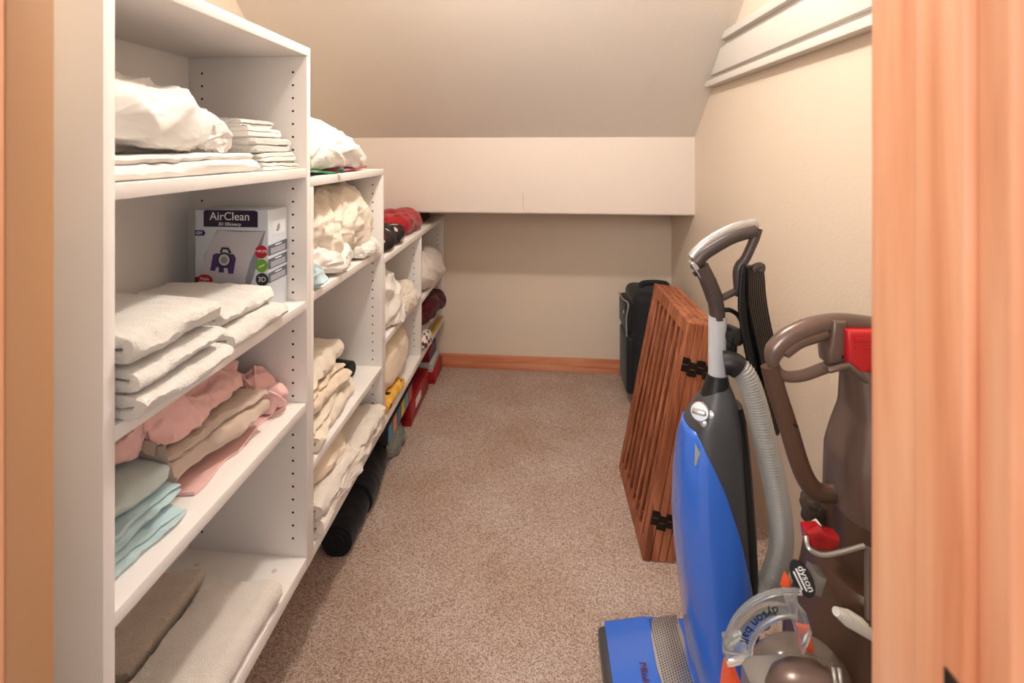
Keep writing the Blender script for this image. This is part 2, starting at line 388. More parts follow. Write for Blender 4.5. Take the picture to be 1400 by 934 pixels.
# ------------------------------------------------------------------ cloth shapes
def rotz_np(P, a): c, s = math.cos(a), math.sin(a); return P @ np.array([[c, s, 0], [-s, c, 0], [0, 0, 1]])
def creases(P, f, seed, n=5):
    rs = np.random.RandomState(int(seed*13) % 9999); tot = np.zeros(len(P))
    for k in range(n):
        Qm, _ = np.linalg.qr(rs.normal(size=(3, 3))); o = rs.uniform(0, 60, size=(1, 3))
        Q = (P @ Qm)*np.array([[f, f*.25, f*.25]]); Q = warp(Q+o, .55, .75, seed+k)
        r = np.maximum(ridge(Q)-.1, 0)/.9; m = np.clip(pn(P*f*.3+o)*1.8+.35, 0, 1)
        tot = np.maximum(tot, r**1.6*m)
    return tot
def bundle(c, half, seed, rz=0., sq=2.5, lump=.12, wr=((9, .010), (22, .004)), an=(1, 1, 1), nu=190, nv=104, flat=-.75, taper=None, spiral=None, cr=None):
    """crumpled cloth: c = bottom centre, half = half sizes, an = noise stretch, taper=(axis, k, power)"""
    hx, hy, hz = half
    u = np.linspace(0, 2*math.pi, nu, endpoint=False); v = np.linspace(-math.pi/2, math.pi/2, nv)
    U, V = np.meshgrid(u, v); sp = lambda w, e: np.sign(w)*np.abs(w)**e; e = 2/sq
    D = np.stack([sp(np.cos(V), e)*sp(np.cos(U), e), sp(np.cos(V), e)*sp(np.sin(U), e), sp(np.sin(V), e)], -1).reshape(-1, 3)
    P = D*np.array([hx, hy, hz])
    N = D/np.array([hx, hy, hz]); N /= np.linalg.norm(N, axis=1)[:, None]
    off = np.array([[seed*3.7, seed*1.3, seed*2.1]]); A = np.array([an]); m = (hx+hy+hz)/3
    d = lump*m*pn(P/m*1.1+off)
    for f, a in wr:
        Q = warp(P*A*f+off, .6, .9, seed)
        d = d+a*(ridge(Q)*.6-.2+.6*pn(Q*.47+9.1))
    for f, a in (cr if cr is not None else ((12, .012), (27, .006))):
        d = d+a*(creases(P*A, f, seed+f)-.35)
    if spiral:
        cx, cy, cz, f, a = spiral
        rr = np.sqrt((P[:, 1]-cy)**2+((P[:, 2]-cz)*1.15)**2); ang = np.arctan2(P[:, 2]-cz, P[:, 1]-cy)
        w = pn(P*7+off)*.6
        d = d+a*(1-np.abs(((rr*f+ang/(2*math.pi)+w) % 1)*2-1)*1.6)*np.clip(D[:, 0]*2, 0, 1)
    P = P+N*d[:, None]
    if taper:
        ax, k, pw = taper; t = (P[:, ax]/half[ax]+1)/2; s = 1-k*np.clip(t, 0, 1)**pw
        P[:, 2] = (P[:, 2]+hz)*s-hz
    zb = flat*hz; lo = P[:, 2] < zb; P[lo, 2] = zb+(P[lo, 2]-zb)*.06
    P[:, 2] -= P[:, 2].min()
    P = rotz_np(P, rz)+np.array([c])
    F = [(j*nu+i, j*nu+(i+1) % nu, (j+1)*nu+(i+1) % nu, (j+1)*nu+i) for j in range(nv-1) for i in range(nu)]
    me = mesh(P, F); b = bmesh.new(); b.from_mesh(me); bmesh.ops.remove_doubles(b, verts=b.verts, dist=1e-5); bmesh.ops.recalc_face_normals(b, faces=b.faces); b.to_mesh(me); b.free()
    return me
from mathutils.bvhtree import BVHTree
def co(me):
    a = np.empty(len(me.vertices)*3); me.vertices.foreach_get('co', a); return a.reshape(-1, 3)
def setco(me, P): me.vertices.foreach_set('co', P.ravel()); me.update(); return me
def keep(me, x=(-9, 9), y=(-9, 9), z=(-9, 9)):
    """squeeze a soft thing into the room it has"""
    P = co(me)
    for i, (a, b) in enumerate((x, y, z)):
        k = .02
        lo = P[:, i] < a+k; P[lo, i] = a+k*np.exp((P[lo, i]-a-k)/k)*1.0
        hi = P[:, i] > b-k; P[hi, i] = b-k*np.exp((b-k-P[hi, i])/k)*1.0
    return setco(me, P)
def rest(me, *below, eps=.0016):
    """let a soft thing lie on the surfaces below it"""
    P = co(me); trees = []
    for o in below:
        for ob in ([o]+list(o.children) if o.type == 'EMPTY' else [o]):
            if ob.type != 'MESH': continue
            m2 = ob.data; T = BVHTree.FromPolygons([v.co for v in m2.vertices], [p.vertices for p in m2.polygons]); trees.append(T)
            for i in range(len(P)):
                h = T.ray_cast(Vector((P[i, 0], P[i, 1], 3.)), Vector((0, 0, -1)))
                if h[0] is not None and P[i, 2] < h[0].z+eps: P[i, 2] = h[0].z+eps+.0004*((i*7) % 5)/5
    polys = [tuple(p.vertices) for p in me.polygons]; top = P[:, 2].max(); bot = P[:, 2].min()
    for k in range(40):                       # lift the underside until nothing touches through
        U = BVHTree.FromPolygons([Vector(p) for p in P], polys); hit = set()
        for T in trees: hit.update(a for a, _ in U.overlap(T))
        if not hit: break
        vs = {v for f in hit for v in polys[f]}; near = P[list(vs)][:, :2]
        for v in vs: P[v, 2] += .0015
        if k > 4:
            P[:, 2] += .001
    return setco(me, P)
def fold(c, w, L, h, n, seed, rz=0., wav=.008, fz=.0, gap=.10, ny=48, sag=.0, crump=.002, tilt=0.):
    """cloth folded into n layers. local: bend side +x (x from -w..0), length along y (centred), z 0..h. c = middle of the bend edge at the bottom"""
    t = h/n; cl = []; m = 12; k = 7
    for i in range(n):
        z = t*(i+.5); fwd = (i % 2 == 0)
        xs = np.linspace(-w+t/2, -t/2, m); xs = xs if fwd else xs[::-1]
        for x in xs: cl.append((x, z))
        if i < n-1:
            xc = -t/2 if fwd else -w+t/2; s = 1 if fwd else -1
            for q in range(1, k): a = -math.pi/2+math.pi*q/k; cl.append((xc+s*t/2*math.cos(a), z+t/2+t/2*math.sin(a)))
    cl = np.array(cl); d = np.gradient(cl, axis=0); d /= np.linalg.norm(d, axis=1)[:, None]+1e-9
    nn = np.stack([-d[:, 1], d[:, 0]], 1); ht = t*(1-gap)/2
    # rounded lips at the free ends
    prof = np.concatenate([cl+nn*ht, cl[-1:]+d[-1:]*ht*.8, (cl-nn*ht)[::-1], cl[:1]-d[:1]*ht*.8]); K = len(prof)
    ys = np.linspace(-L/2, L/2, ny); rows = []
    e = np.clip(np.minimum(ys+L/2, L/2-ys)/(t*.6), 0, 1); e = np.sqrt(1-(1-e)**2)
    for j, y in enumerate(ys):
        sh = .62+.38*e[j]
        r = np.stack([prof[:, 0], np.full(K, y), prof[:, 1]], 1)
        lay = np.floor(np.clip(prof[:, 1]/t, 0, n-.01))
        r[:, 1] += np.sign(y)*0 + wav*.8*pn(np.stack([lay*5.3+seed, prof[:, 0]*6, np.full(K, np.sign(y)*7.7)], 1))*abs(y)/(L/2)
        cz = (lay+.5)*t; r[:, 2] = cz+(r[:, 2]-cz)*sh
        rows.append(r)
    P = np.concatenate(rows); off = np.array([[seed*2.3, seed*.9, seed*4.1]])
    lay = np.floor(np.clip(P[:, 2]/t, 0, n-.01))
    lo = np.stack([lay*3.1+seed, P[:, 1]*7, P[:, 2]*2], 1)
    P[:, 0] += wav*pn(lo)*np.clip((P[:, 0]+w)/w, 0, 1)
    up = P[:, 2]/h
    P[:, 2] += up*wav*.9*pn(P*np.array([5, 6, 1])+off)
    P[:, 2] += crump*ridge(warp(P*26+off, .5, .8, seed))*np.clip(up*3, 0, 1)
    P[:, 0] += crump*1.2*pn(P*34+off)
    if sag: P[:, 2] -= sag*np.clip((P[:, 0]+w*.35)/(w*.35), 0, 1)**2*up
    if fz: P += fz*np.stack([pn(P*210), pn(P*210+40), pn(P*210+80)], 1)*np.clip(up*6+.3, 0, 1)[:, None]
    if tilt: P[:, 2] += tilt*(P[:, 1]+L/2)
    P[:, 2] = np.maximum(P[:, 2], 0)
    P = rotz_np(P, rz)+np.array([c])
    F = [(j*K+i, j*K+(i+1) % K, (j+1)*K+(i+1) % K, (j+1)*K+i) for j in range(ny-1) for i in range(K)]
    # end caps as strips between the two sides of the ribbon
    C = len(cl)
    for j in (0, ny-1):
        for i in range(C-1):
            a, b2 = i, i+1; c2, d2 = 2*C+0-i, 2*C+0-(i+1)
            F.append((j*K+a, j*K+b2, j*K+d2, j*K+c2))
        F.append((j*K+C-1, j*K+C, j*K+C+1)); F.append((j*K+0, j*K+2*C, j*K+2*C+1))
    return fixn(mesh(P, F))
def drape(x0, x1, y0, y1, z0, hfun, seed, t=.006, nx=70, ny=90, edge=.03, warpa=.02, fold_a=.012, fold_f=14., an=(1., 1.)):
    """cloth lying as a creased heap on a surface z0; hfun(X,Y in 0..1) gives the height of the heap"""
    gx, gy = np.meshgrid(np.linspace(0, 1, nx), np.linspace(0, 1, ny)); X = gx.ravel(); Y = gy.ravel()
    P = np.stack([x0+(x1-x0)*X, y0+(y1-y0)*Y, np.zeros_like(X)], 1)
    off = np.array([[seed*1.9, seed*2.7, seed]])
    P[:, :2] += warpa*np.stack([pn(P*9+off), pn(P*9+off+20)], 1)
    Q = warp(P*np.array([[an[0]*fold_f, an[1]*fold_f, 1]])+off, .5, 1.0, seed)
    H = hfun(X, Y)+fold_a*(ridge(Q)+.6*pn(Q*.5))*np.clip(.35+H0(hfun, X, Y), 0, 1)
    H = np.maximum(H, t*.7+.002*(1+pn(P*30)))
    top = P.copy(); top[:, 2] = z0+H; bot = P.copy(); bot[:, 2] = z0+np.maximum(H-t, .0)
    n = nx*ny; F = []
    I = lambda i, j: j*nx+i
    for j in range(ny-1):
        for i in range(nx-1):
            F.append((I(i, j), I(i+1, j), I(i+1, j+1), I(i, j+1))); F.append((n+I(i, j), n+I(i, j+1), n+I(i+1, j+1), n+I(i+1, j)))
    for i in range(nx-1): F.append((I(i, 0), n+I(i, 0), n+I(i+1, 0), I(i+1, 0))); F.append((I(i, ny-1), I(i+1, ny-1), n+I(i+1, ny-1), n+I(i, ny-1)))
    for j in range(ny-1): F.append((I(0, j), I(0, j+1), n+I(0, j+1), n+I(0, j))); F.append((I(nx-1, j), n+I(nx-1, j), n+I(nx-1, j+1), I(nx-1, j+1)))
    return fixn(mesh(np.concatenate([top, bot]), F))
def H0(h, X, Y): return np.clip(h(X, Y)/.04, 0, 1)

C_ = dict(
    white=cloth('white_cotton', 'e9e3db', .85, 700, .10), snow=cloth('white_smooth_cotton', 'e9e5df', .6, 900, .06),
    terry=cloth('white_terry', 'e6e1da', .95, 420, .55, .5, fuzz=True), greyterry=cloth('grey_white_terry', 'dedad2', .95, 420, .5, .5, fuzz=True),
    beige=cloth('beige_terry', 'd6c3b0', .95, 380, .7, .5, fuzz=True), oat=cloth('oatmeal_terry', 'e8dfd4', .95, 380, .6, .5, fuzz=True),
    taupe=cloth('taupe_cotton', 'c9b4a3', .75, 800, .08), pink=cloth('pink_satin', 'f2c3bd', .30, 900, .03, .2),
    aqua=cloth('aqua_cotton', 'b9d3d6', .8, 800, .08), paleaqua=cloth('pale_grey_green_cotton', 'c6d2cd', .8, 800, .08),
    cream=cloth('cream_cotton', 'ecdfcd', .85, 700, .10), cream2=cloth('warm_cream_cotton', 'efdcc4', .85, 700, .12),
    fleece=cloth('cream_fleece', 'ece1d4', .95, 300, .5, .6, fuzz=True),
    green=cloth('green_cloth', '14713a', .7, 700, .1), red=cloth('red_cloth', '9c0f18', .6, 700, .1), black=cloth('black_canvas', '15161c', .8, 900, .2, .1),
    maroon=cloth('dark_maroon_cloth', '4a1014', .8, 700, .1, .1), grey=cloth('greyish_white_pillow', 'ddd2c8', .85, 800, .1),
)
m_dark = patterned('dark_print_fabric', ['140c0e', '241013', '180d10', '5a0c14', '1a1012', 'cfc4bc', '2a0f12', '120b0d'], 45.)
m_yel = patterned('yellow_black_print_fabric', ['e0a63c', 'd8952e', 'e8b957', '1d1a18', 'e2a83e', 'd99a34'], 38.)
m_wprint = patterned('white_print_plastic', ['e8e2da', 'd9d2cb', 'f0ebe4', '4a4340', 'e4ded6', '9a2b2b', 'ece6df'], 60.)
Z1, Z2, Z3, Z4 = 1.2742, .9472, .6962, .3152       # shelf tops of the tall unit

# --- tall unit, top compartment
AY = (.6325, 1.1965); AXB = -.8745
sheet0 = tag(obj('folded_sheet', keep(fold((-.590, .825, Z1), .27, .375, .036, 3, 5, wav=.012, crump=.003), (AXB, 9), AY), C_['white']), 'flat folded white sheet under the rolled bedding bundle', 'sheet')
t = thing('bedding_bundle', 'large rolled white bedding bundle with a ruffled end on the open top shelf', 'bedding', (-.73, .81, Z1+.036))
obj('cover', rest(keep(bundle((-.735, .800, Z1+.034), (.130, .178, .070), 3, sq=2.5, lump=.22, wr=((5, .012), (15, .002)), an=(1.6, .8, 1.2), taper=(1, .35, 4), flat=-.9, nu=260, nv=140, cr=((8, .034), (18, .013), (40, .003))), (AXB, 9), AY), sheet0), C_['snow'], t)
obj('ruffled_end', rest(keep(bundle((-.685, .935, Z1+.034), (.082, .078, .055), 8, sq=2.2, lump=.2, wr=((16, .006),), an=(1, 1.3, 1.3), taper=(1, .35, 2), rz=-.35, cr=((18, .020), (44, .008))), (AXB, 9), AY), sheet0), C_['white'], t)
prev = None
for k, (z, h, x, y, w, L, n, mt, lb) in enumerate((
        (Z1, .018, -.585, 1.193, .172, .20, 2, 'white', 'white washcloth at the bottom of the small pile, lying on the shelf'),
        (Z1+.019, .019, -.590, 1.192, .155, .20, 2, 'white', 'white washcloth second from the bottom of the small pile'),
        (Z1+.039, .034, -.600, 1.175, .150, .19, 2, 'greyterry', 'thick greyish terry washcloth in the middle of the small pile'),
        (Z1+.074, .019, -.615, 1.160, .140, .19, 2, 'white', 'thin white washcloth second from the top of the small pile'),
        (Z1+.094, .020, -.628, 1.148, .135, .19, 2, 'terry', 'white washcloth on top of the small pile'))):
    me = keep(fold((x-L/2, y, z), w, L, h, n, 20+k, rz=math.pi/2, wav=.009, crump=.002, fz=.0008, gap=.05), (AXB, 9), (1.018, 1.1965))
    if prev: rest(me, prev)
    prev = tag(obj('washcloth', me, C_[mt]), lb, 'washcloth', 'washcloths beside the bedding bundle')

# --- towels spilling over the second shelf
prev = None
for k, (xf, y, z, w, L, h, mt, lb) in enumerate((
        (-.540, .738, Z2, .25, .205, .037, 'terry', 'white terry towel at the bottom of the towel stack by the door-side panel'),
        (-.548, .733, Z2+.038, .24, .19, .036, 'terry', 'white terry towel in the middle of the towel stack by the door-side panel'),
        (-.556, .733, Z2+.075, .23, .19, .044, 'greyterry', 'white terry towel on top of the towel stack by the door-side panel'))):
    me = keep(fold((xf, y, z), w, L, h, 2, 31+k, wav=.012, fz=.0018, gap=.18, crump=.003, sag=.006), (AXB, 9), (.6325, .868))
    if prev: rest(me, prev)
    prev = tag(obj('bath_towel', me, C_[mt]), lb, 'towel', 'white towels on the second shelf')
tL = prev; prev = None
for k, (xf, y, z, L, lb) in enumerate((
        (-.562, .982, Z2, .205, 'white terry towel lying under another in front of the cardboard box'),
        (-.590, .975, Z2+.037, .195, 'white terry towel lying on another in front of the cardboard box'))):
    me = keep(fold((xf, y, z), .25, L, .036, 2, 41+k, wav=.012, fz=.0018, gap=.12, crump=.003, sag=.004), (AXB, 9), (.872, 1.100))
    if prev: rest(me, prev)
    prev = tag(obj('bath_towel', me, C_['terry']), lb, 'towel', 'white towels on the second shelf')
tag(obj('hand_towel', rest(keep(fold((-.70, .69, Z2+.124), .15, .11, .022, 2, 47, wav=.01, fz=.0016), (AXB, 9), AY), tL), C_['beige']), 'small greyish beige towel lying across the top of the white towel stack', 'towel')

# --- pale blue cloths, pink satin and taupe cloth on the third shelf
prev = None; blues = []
for k, (z, h, xf, y, mt, lb) in enumerate((
        (Z3, .024, -.606, .728, 'aqua', 'pale blue folded cloth at the bottom of the blue stack'),
        (Z3+.025, .026, -.622, .732, 'aqua', 'pale blue folded cloth in the middle of the blue stack'),
        (Z3+.052, .034, -.648, .722, 'paleaqua', 'greyish green folded cloth on top of the blue stack'))):
    me = keep(fold((xf, y, z), .19, .175, h, 3 if k < 2 else 2, 61+k, rz=-.10, wav=.016, crump=.004), (AXB, 9), (.6325, .836))
    if prev: rest(me, prev)
    prev = tag(obj('folded_cloth', me, C_[mt]), lb, 'cloth', 'pale blue cloths on the third shelf'); blues.append(prev)
hp = lambda X, Y: .022*np.clip(1-(X-.45)*2.2, 0, 1)*np.clip(1.3-abs(Y-.45)*1.6, 0, 1)
t = thing('pink_satin_sheet', 'crumpled pink satin sheet spread on the third shelf', 'sheet', (-.72, .95, Z3))
sp0 = obj('lower_spread', keep(drape(-.855, -.618, .875, 1.175, Z3+.0005, hp, 4, fold_a=.013, fold_f=15, an=(1.2, .6), warpa=.045), (AXB, -.585), (.840, 1.1965)), C_['pink'], t)
tp = tag(obj('taupe_cloth', rest(keep(fold((-.622, .940, Z3+.022), .22, .27, .050, 3, 51, rz=-.14, wav=.020, crump=.006), (AXB, 9), (.64, 1.106)), sp0, *blues), C_['taupe']), 'folded taupe cloth tucked into the pink satin sheet', 'cloth')
obj('upper_heap', rest(keep(bundle((-.768, .93, Z3+.070), (.105, .215, .042), 12, sq=2.1, lump=.25, wr=((7, .010),), an=(1.4, .7, 1.2), rz=-.12, nu=260, nv=130, cr=((11, .034), (24, .015), (52, .004))), (AXB, 9), AY, (0, .905)), sp0, tp, *blues), C_['pink'], t)
obj('crumpled_corner', rest(keep(bundle((-.672, 1.148, Z3+.010), (.060, .045, .034), 17, sq=2.0, lump=.5, wr=((13, .010),), cr=((16, .034), (36, .010))), (AXB, 9), (1.112, 1.1965)), sp0), C_['pink'], t)

# --- bottom compartment
mat0 = tag(obj('bath_mat', keep(fold((-.755, .98, Z4), .112, .22, .040, 2, 71, rz=.10, wav=.014, fz=.0022, crump=.004), (AXB, -.748), AY), C_['beige']), 'brownish beige folded towel at the back of the bottom compartment', 'towel')
tag(obj('bath_towel', keep(fold((-.578, .86, Z4), .165, .43, .048, 2, 72, wav=.016, fz=.002, gap=.08, crump=.004), (-.746, 9), AY), C_['oat']), 'large oatmeal towel folded flat at the front of the bottom compartment', 'towel')

# --- middle unit
BY = (1.2375, 1.8015)
gc = tag(obj('green_cloth', drape(-.83, -.585, 1.245, 1.43, 1.2506, lambda X, Y: .020*np.clip(1.3-Y*1.2, 0, 1)*np.clip(2-X*1.2, .3, 1), 5, fold_a=.006, nx=40, ny=40), C_['green']), 'dark green cloth under the pillow on the middle unit', 'cloth')
rc = tag(obj('red_cloth', drape(-.82, -.592, 1.47, 1.70, 1.2506, lambda X, Y: .010+0*X, 6, fold_a=.006, nx=40, ny=40, warpa=.012), C_['red']), 'bright red cloth under the pillow on the middle unit', 'cloth')
tag(obj('white_pillow', rest(keep(bundle((-.715, 1.525, 1.256), (.135, .290, .084), 21, sq=2.2, lump=.16, wr=((6, .008),), an=(1.3, .8, 1.2), taper=(1, .55, 2), rz=.05, cr=((9, .028), (20, .010), (44, .003))), (-.89, 9), (1.22, 9), (1.252, 9)), gc, rc), C_['white']), 'plump white pillow slumped on top of the middle shelving unit', 'pillow')
pp = onX(463, 233, XFR+.0002)
t = thing('push_pin', 'small dark green push pin in the top edge of the middle unit', 'pin', pp)
obj('pin_head', lathe(pp, (1, 0, 0), [(.000, .004), (.004, .004), (.005, .0075), (.010, .0085), (.013, .007), (.0145, .003)], 16), plain('green_plastic', '1f5b50', .3), t)
B1 = .9576
t = thing('cream_bed_sheets', 'big wad of rolled cream bed sheets filling the upper compartment of the middle unit', 'sheets', (-.71, 1.52, B1))
obj('rolled_sheet', keep(bundle((-.722, 1.535, B1+.025), (.148, .258, .118), 26, sq=2.3, lump=.2, wr=((7, .008),), an=(1, .9, 1.3), nu=280, nv=150, spiral=(0, .05, -.01, 17, .010), cr=((9, .026), (17, .012), (36, .004))), (AXB, 9), BY, (B1, 1.226)), C_['cream'], t)
obj('loose_fold', keep(bundle((-.66, 1.47, B1), (.098, .19, .052), 27, sq=2.1, lump=.3, wr=((9, .008),), rz=.1, cr=((14, .026), (30, .010))), (AXB, 9), BY, (B1, 9)), C_['white'], t)
obj('loose_corner', keep(bundle((-.588, 1.69, B1), (.035, .095, .030), 28, sq=2.1, lump=.3, wr=((16, .006),), rz=.12, cr=((20, .016), (44, .005))), (AXB, 9), (1.3, 1.8015), (B1, 9)), C_['white'], t)
tag(obj('blue_cloth', keep(bundle((-.578, 1.268, B1), (.020, .026, .036), 29, sq=2.3, lump=.3, wr=((16, .005),), nu=70, nv=46, cr=((24, .010),)), (-.60, 9), (1.2375, 1.30), (B1, 9)), C_['aqua']), 'small light blue cloth beside the wad of cream sheets', 'cloth')
B2 = .5276; prev = None
for k, (xf, y, z, w, L, h, n, mt, lb) in enumerate((
        (-.588, 1.43, B2, .25, .34, .060, 3, 'cream', 'cream folded sheet at the bottom of the three-sheet pile in the middle unit'),
        (-.612, 1.41, B2+.062, .24, .30, .055, 3, 'cream2', 'warm cream folded sheet between two others in the middle unit'),
        (-.625, 1.43, B2+.120, .23, .36, .055, 2, 'cream', 'cream folded sheet on top of the three-sheet pile in the middle unit'))):
    me = keep(fold((xf, y, z), w, L, h, n, 81+k, wav=.022, crump=.007, rz=(.1, -.08, .12)[k]), (AXB, 9), (1.2375, 1.64))
    if prev: rest(me, prev)
    prev = tag(obj('folded_sheet', me, C_[mt]), lb, 'sheet', 'cream sheets in the middle unit')
t = thing('rolled_black_pouch', 'rolled black pouch lying on the shelf beside folded cream sheets', 'pouch', (-.72, 1.69, B2))
obj('roll', tube([(-.83, 1.735, B2+.030), (-.80, 1.73, B2+.030), (-.70, 1.712, B2+.0298), (-.645, 1.70, B2+.0298), (-.640, 1.699, B2+.0298)], [.026, .029, .029, .029, .024], 20), C_['black'], t)
obj('flap', box(-.82, -.70, 1.672, 1.705, B2+.055, B2+.095, .012, 3), C_['black'], t)
B3 = .3156
t = thing('cream_fleece', 'long cream fleece blanket folded along the bottom of the middle unit', 'blanket', (-.66, 1.5, B3))
obj('folded_body', keep(fold((-.562, 1.52, B3), .22, .53, .085, 4, 91, wav=.022, fz=.002, crump=.008), (AXB, 9), BY), C_['fleece'], t)
obj('front_hem', keep(bundle((-.582, 1.51, B3), (.026, .25, .042), 92, sq=2.4, lump=.2, wr=((20, .004),), an=(1, .5, 1.3), cr=((22, .014), (50, .006))), (AXB, 9), BY, (B3, 9)), C_['fleece'], t)
tag(obj('crumpled_sheet', rest(keep(bundle((-.69, 1.42, B3+.080), (.12, .17, .036), 93, sq=2.2, lump=.3, wr=((9, .008),), cr=((12, .018), (28, .007))), (AXB, 9), BY), t), C_['cream2']), 'crumpled warm cream sheet lying on the fleece blanket', 'sheet')

# --- low unit
CT = .9206; CY1 = (1.8425, 2.4190); CY2 = (2.4410, 3.0095)
dp = tag(obj('dark_print_cloth', keep(bundle((-.70, 2.03, CT), (.13, .185, .050), 101, sq=2.6, lump=.2, wr=((8, .004),), nu=90, nv=50), (AXB, 9), (1.83, 2.222), (CT, 9)), m_dark), 'dark cloth with white and red marks on top of the low unit', 'cloth')
t = thing('red_garment', 'bright red garment with a dark button heaped on top of the low unit', 'garment', (-.72, 2.42, CT))
obj('body', keep(bundle((-.715, 2.41, CT), (.145, .19, .058), 102, sq=2.4, lump=.2, wr=((7, .006),)), (AXB, 9), (2.226, 2.588), (CT, 1.04)), C_['red'], t)
obj('button', lathe((-.592, 2.32, CT+.062), (1, -.5, .55), [(-.006, .013), (.003, .013), (.006, .008)], 16), plain('dark_button', '1c1214', .3), t)
tag(obj('maroon_cloth', keep(bundle((-.74, 2.80, CT), (.12, .155, .026), 103, sq=2.6, lump=.2, wr=((9, .004),), nu=70, nv=40), (AXB, 9), (2.602, 3.0), (CT, .984)), C_['maroon']), 'dark maroon cloth on top of the low unit by the back wall', 'cloth')
t = thing('white_sheets_wad', 'loose white sheets stuffed on the upper shelf of the low unit', 'sheets', (-.71, 2.1, .61))
obj('back_roll', keep(bundle((-.70, 2.00, .6108), (.13, .14, .125), 111, sq=2.3, lump=.2, wr=((9, .008),), cr=((10, .024), (24, .009))), (AXB, 9), CY1, (.6106, .896)), C_['white'], t)
obj('front_heap', keep(bundle((-.655, 2.16, .6108), (.10, .20, .070), 112, sq=2.1, lump=.3, wr=((10, .008),), rz=.05, cr=((13, .026), (30, .010))), (AXB, 9), CY1, (.6106, .896)), C_['cream'], t)
obj('loose_corner', keep(bundle((-.592, 2.06, .6108), (.040, .10, .035), 113, sq=2.0, lump=.3, wr=((14, .008),), cr=((18, .018), (40, .006))), (AXB, 9), CY1, (.6106, .896)), C_['white'], t)
yc = tag(obj('yellow_print_cloth', keep(fold((-.572, 1.98, .3155), .24, .24, .045, 2, 122, wav=.012), (AXB, 9), CY1), m_yel), 'yellow cloth with black print under the rolled cream pillow', 'cloth')
tag(obj('rolled_pillow', rest(keep(bundle((-.70, 2.10, .350), (.128, .245, .104), 121, sq=2.5, lump=.1, wr=((6, .004),), an=(1, .6, 1), cr=((9, .010), (24, .003))), (AXB, 9), CY1, (.3156, .584)), yc), C_['cream2']), 'cream pillow rolled on the lower shelf of the low unit', 'pillow')
tag(obj('grey_pillow', keep(bundle((-.685, 2.72, .5858), (.155, .260, .128), 131, sq=2.4, lump=.12, wr=((6, .005),), an=(1, .8, 1.2), taper=(1, .25, 2), cr=((8, .016), (20, .005))), (AXB, 9), CY2, (.5856, .896)), C_['grey']), 'greyish white pillow on the upper shelf of the low unit beside the back wall', 'pillow')
fg = tag(obj('folded_grey_cloth', keep(fold((-.612, 2.73, .3155), .22, .46, .080, 3, 133, wav=.02, crump=.005), (AXB, 9), CY2), C_['grey']), 'greyish folded cloth under the dark maroon garment', 'cloth')
tag(obj('maroon_garment', rest(keep(bundle((-.665, 2.72, .402), (.13, .25, .075), 132, sq=2.3, lump=.25, wr=((8, .006),), flat=-.95, cr=((10, .020), (24, .007))), (AXB, 9), CY2, (.3, .560)), fg), C_['maroon']), 'dark maroon garment bunched under the shelf with the greyish pillow', 'garment')
tag(obj('printed_plastic_bag', keep(bundle((-.573, 2.53, .3155), (.022, .070, .042), 134, sq=2.2, lump=.3, wr=((18, .006),), nu=80, nv=50, cr=((26, .010),)), (-.596, 9), CY2, (.3155, .40)), m_wprint), 'white printed plastic bag at the front of the low unit', 'bag')
t = thing('ruler', 'yellow wooden ruler lying at the front of the low unit near the back wall', 'ruler', (-.575, 2.85, .32))
obj('stick', box(-.590, -.562, 2.70, 2.99, .3155, .325, .002), plain('yellow_lacquer', 'd7b04a', .4, .15, 40), t)
# ------------------------------------------------------------------ folded cedar slat screen leaning at the right
tilt = math.atan2(.148, .781); ct, st = math.cos(tilt), math.sin(tilt)
AX = Vector((st, 0, ct)); NX = Vector((ct, 0, -st))
rk = thing('folding_slat_screen', 'folded reddish wooden slat screen with dark hinges leaning at the right', 'screen', (.385, 1.894, 0))
def rbox(p0, y0, y1, a0, a1, n0, n1, bev=.0015):
    Mx = Matrix(((NX.x, 0, AX.x, p0[0]), (0, 1, 0, 0), (NX.z, 0, AX.z, p0[2]), (0, 0, 0, 1)))
    return box(n0, n1, y0, y1, a0, a1, bev, 1, None, Mx)
Y0r, Y1r, TP, HP = 1.655, 2.133, .0245, .792
slat_mesh = None
for i in range(4):
    n0, n1 = i*TP, i*TP+TP-.0015
    p0 = Vector((.334, 0, 0)); a_s = (n1*st)/ct if False else n1*st/ct   # each leaf stands on its own lower edge
    a0 = a_s; a1 = HP-.010+n1*st/ct*.4
    fr = rbox(p0, Y0r, Y0r+.040, a0, a1, n0, n1); rb = [(Y1r-.040, Y1r, a0, a1), (Y0r+.040, Y1r-.040, a0, a0+.044), (Y0r+.040, Y1r-.040, a1-.044, a1)]
    for (ya, yb, aa, ab) in rb: join(fr, rbox(p0, ya, yb, aa, ab, n0, n1))
    f = obj('frame', fr, M['rack'], rk)
    ns = 7; w = (Y1r-Y0r-.08); pitch = w/ns
    for k in range(ns):
        yc = Y0r+.040+pitch*(k+.5)
        obj('slat', rbox(p0, yc-pitch*.20, yc+pitch*.20, a0+.040, a1-.040, n0+.0015, n0+.0065, .001), M['rack'], f)
for ac in (.645, .142):
    h = bmesh.new()
    for i in range(4):
        dz = .006 if i % 2 == 0 else -.006
        for s in (-1, 1):
            join(h, rbox(Vector((.334, 0, 0)), Y0r-.003, Y0r+.0, ac+dz+s*.012-.0105, ac+dz+s*.012+.0105, i*TP+.002, i*TP+TP-.003, .0006))
        if i < 3:
            q = Vector((.334, Y0r-.003, 0))+AX*ac+NX*((i+1)*TP-.0005)
            tube([q-AX*.026, q+AX*.026], .0032, 8, h)
    obj('hinge', h, M['bronze'], rk)

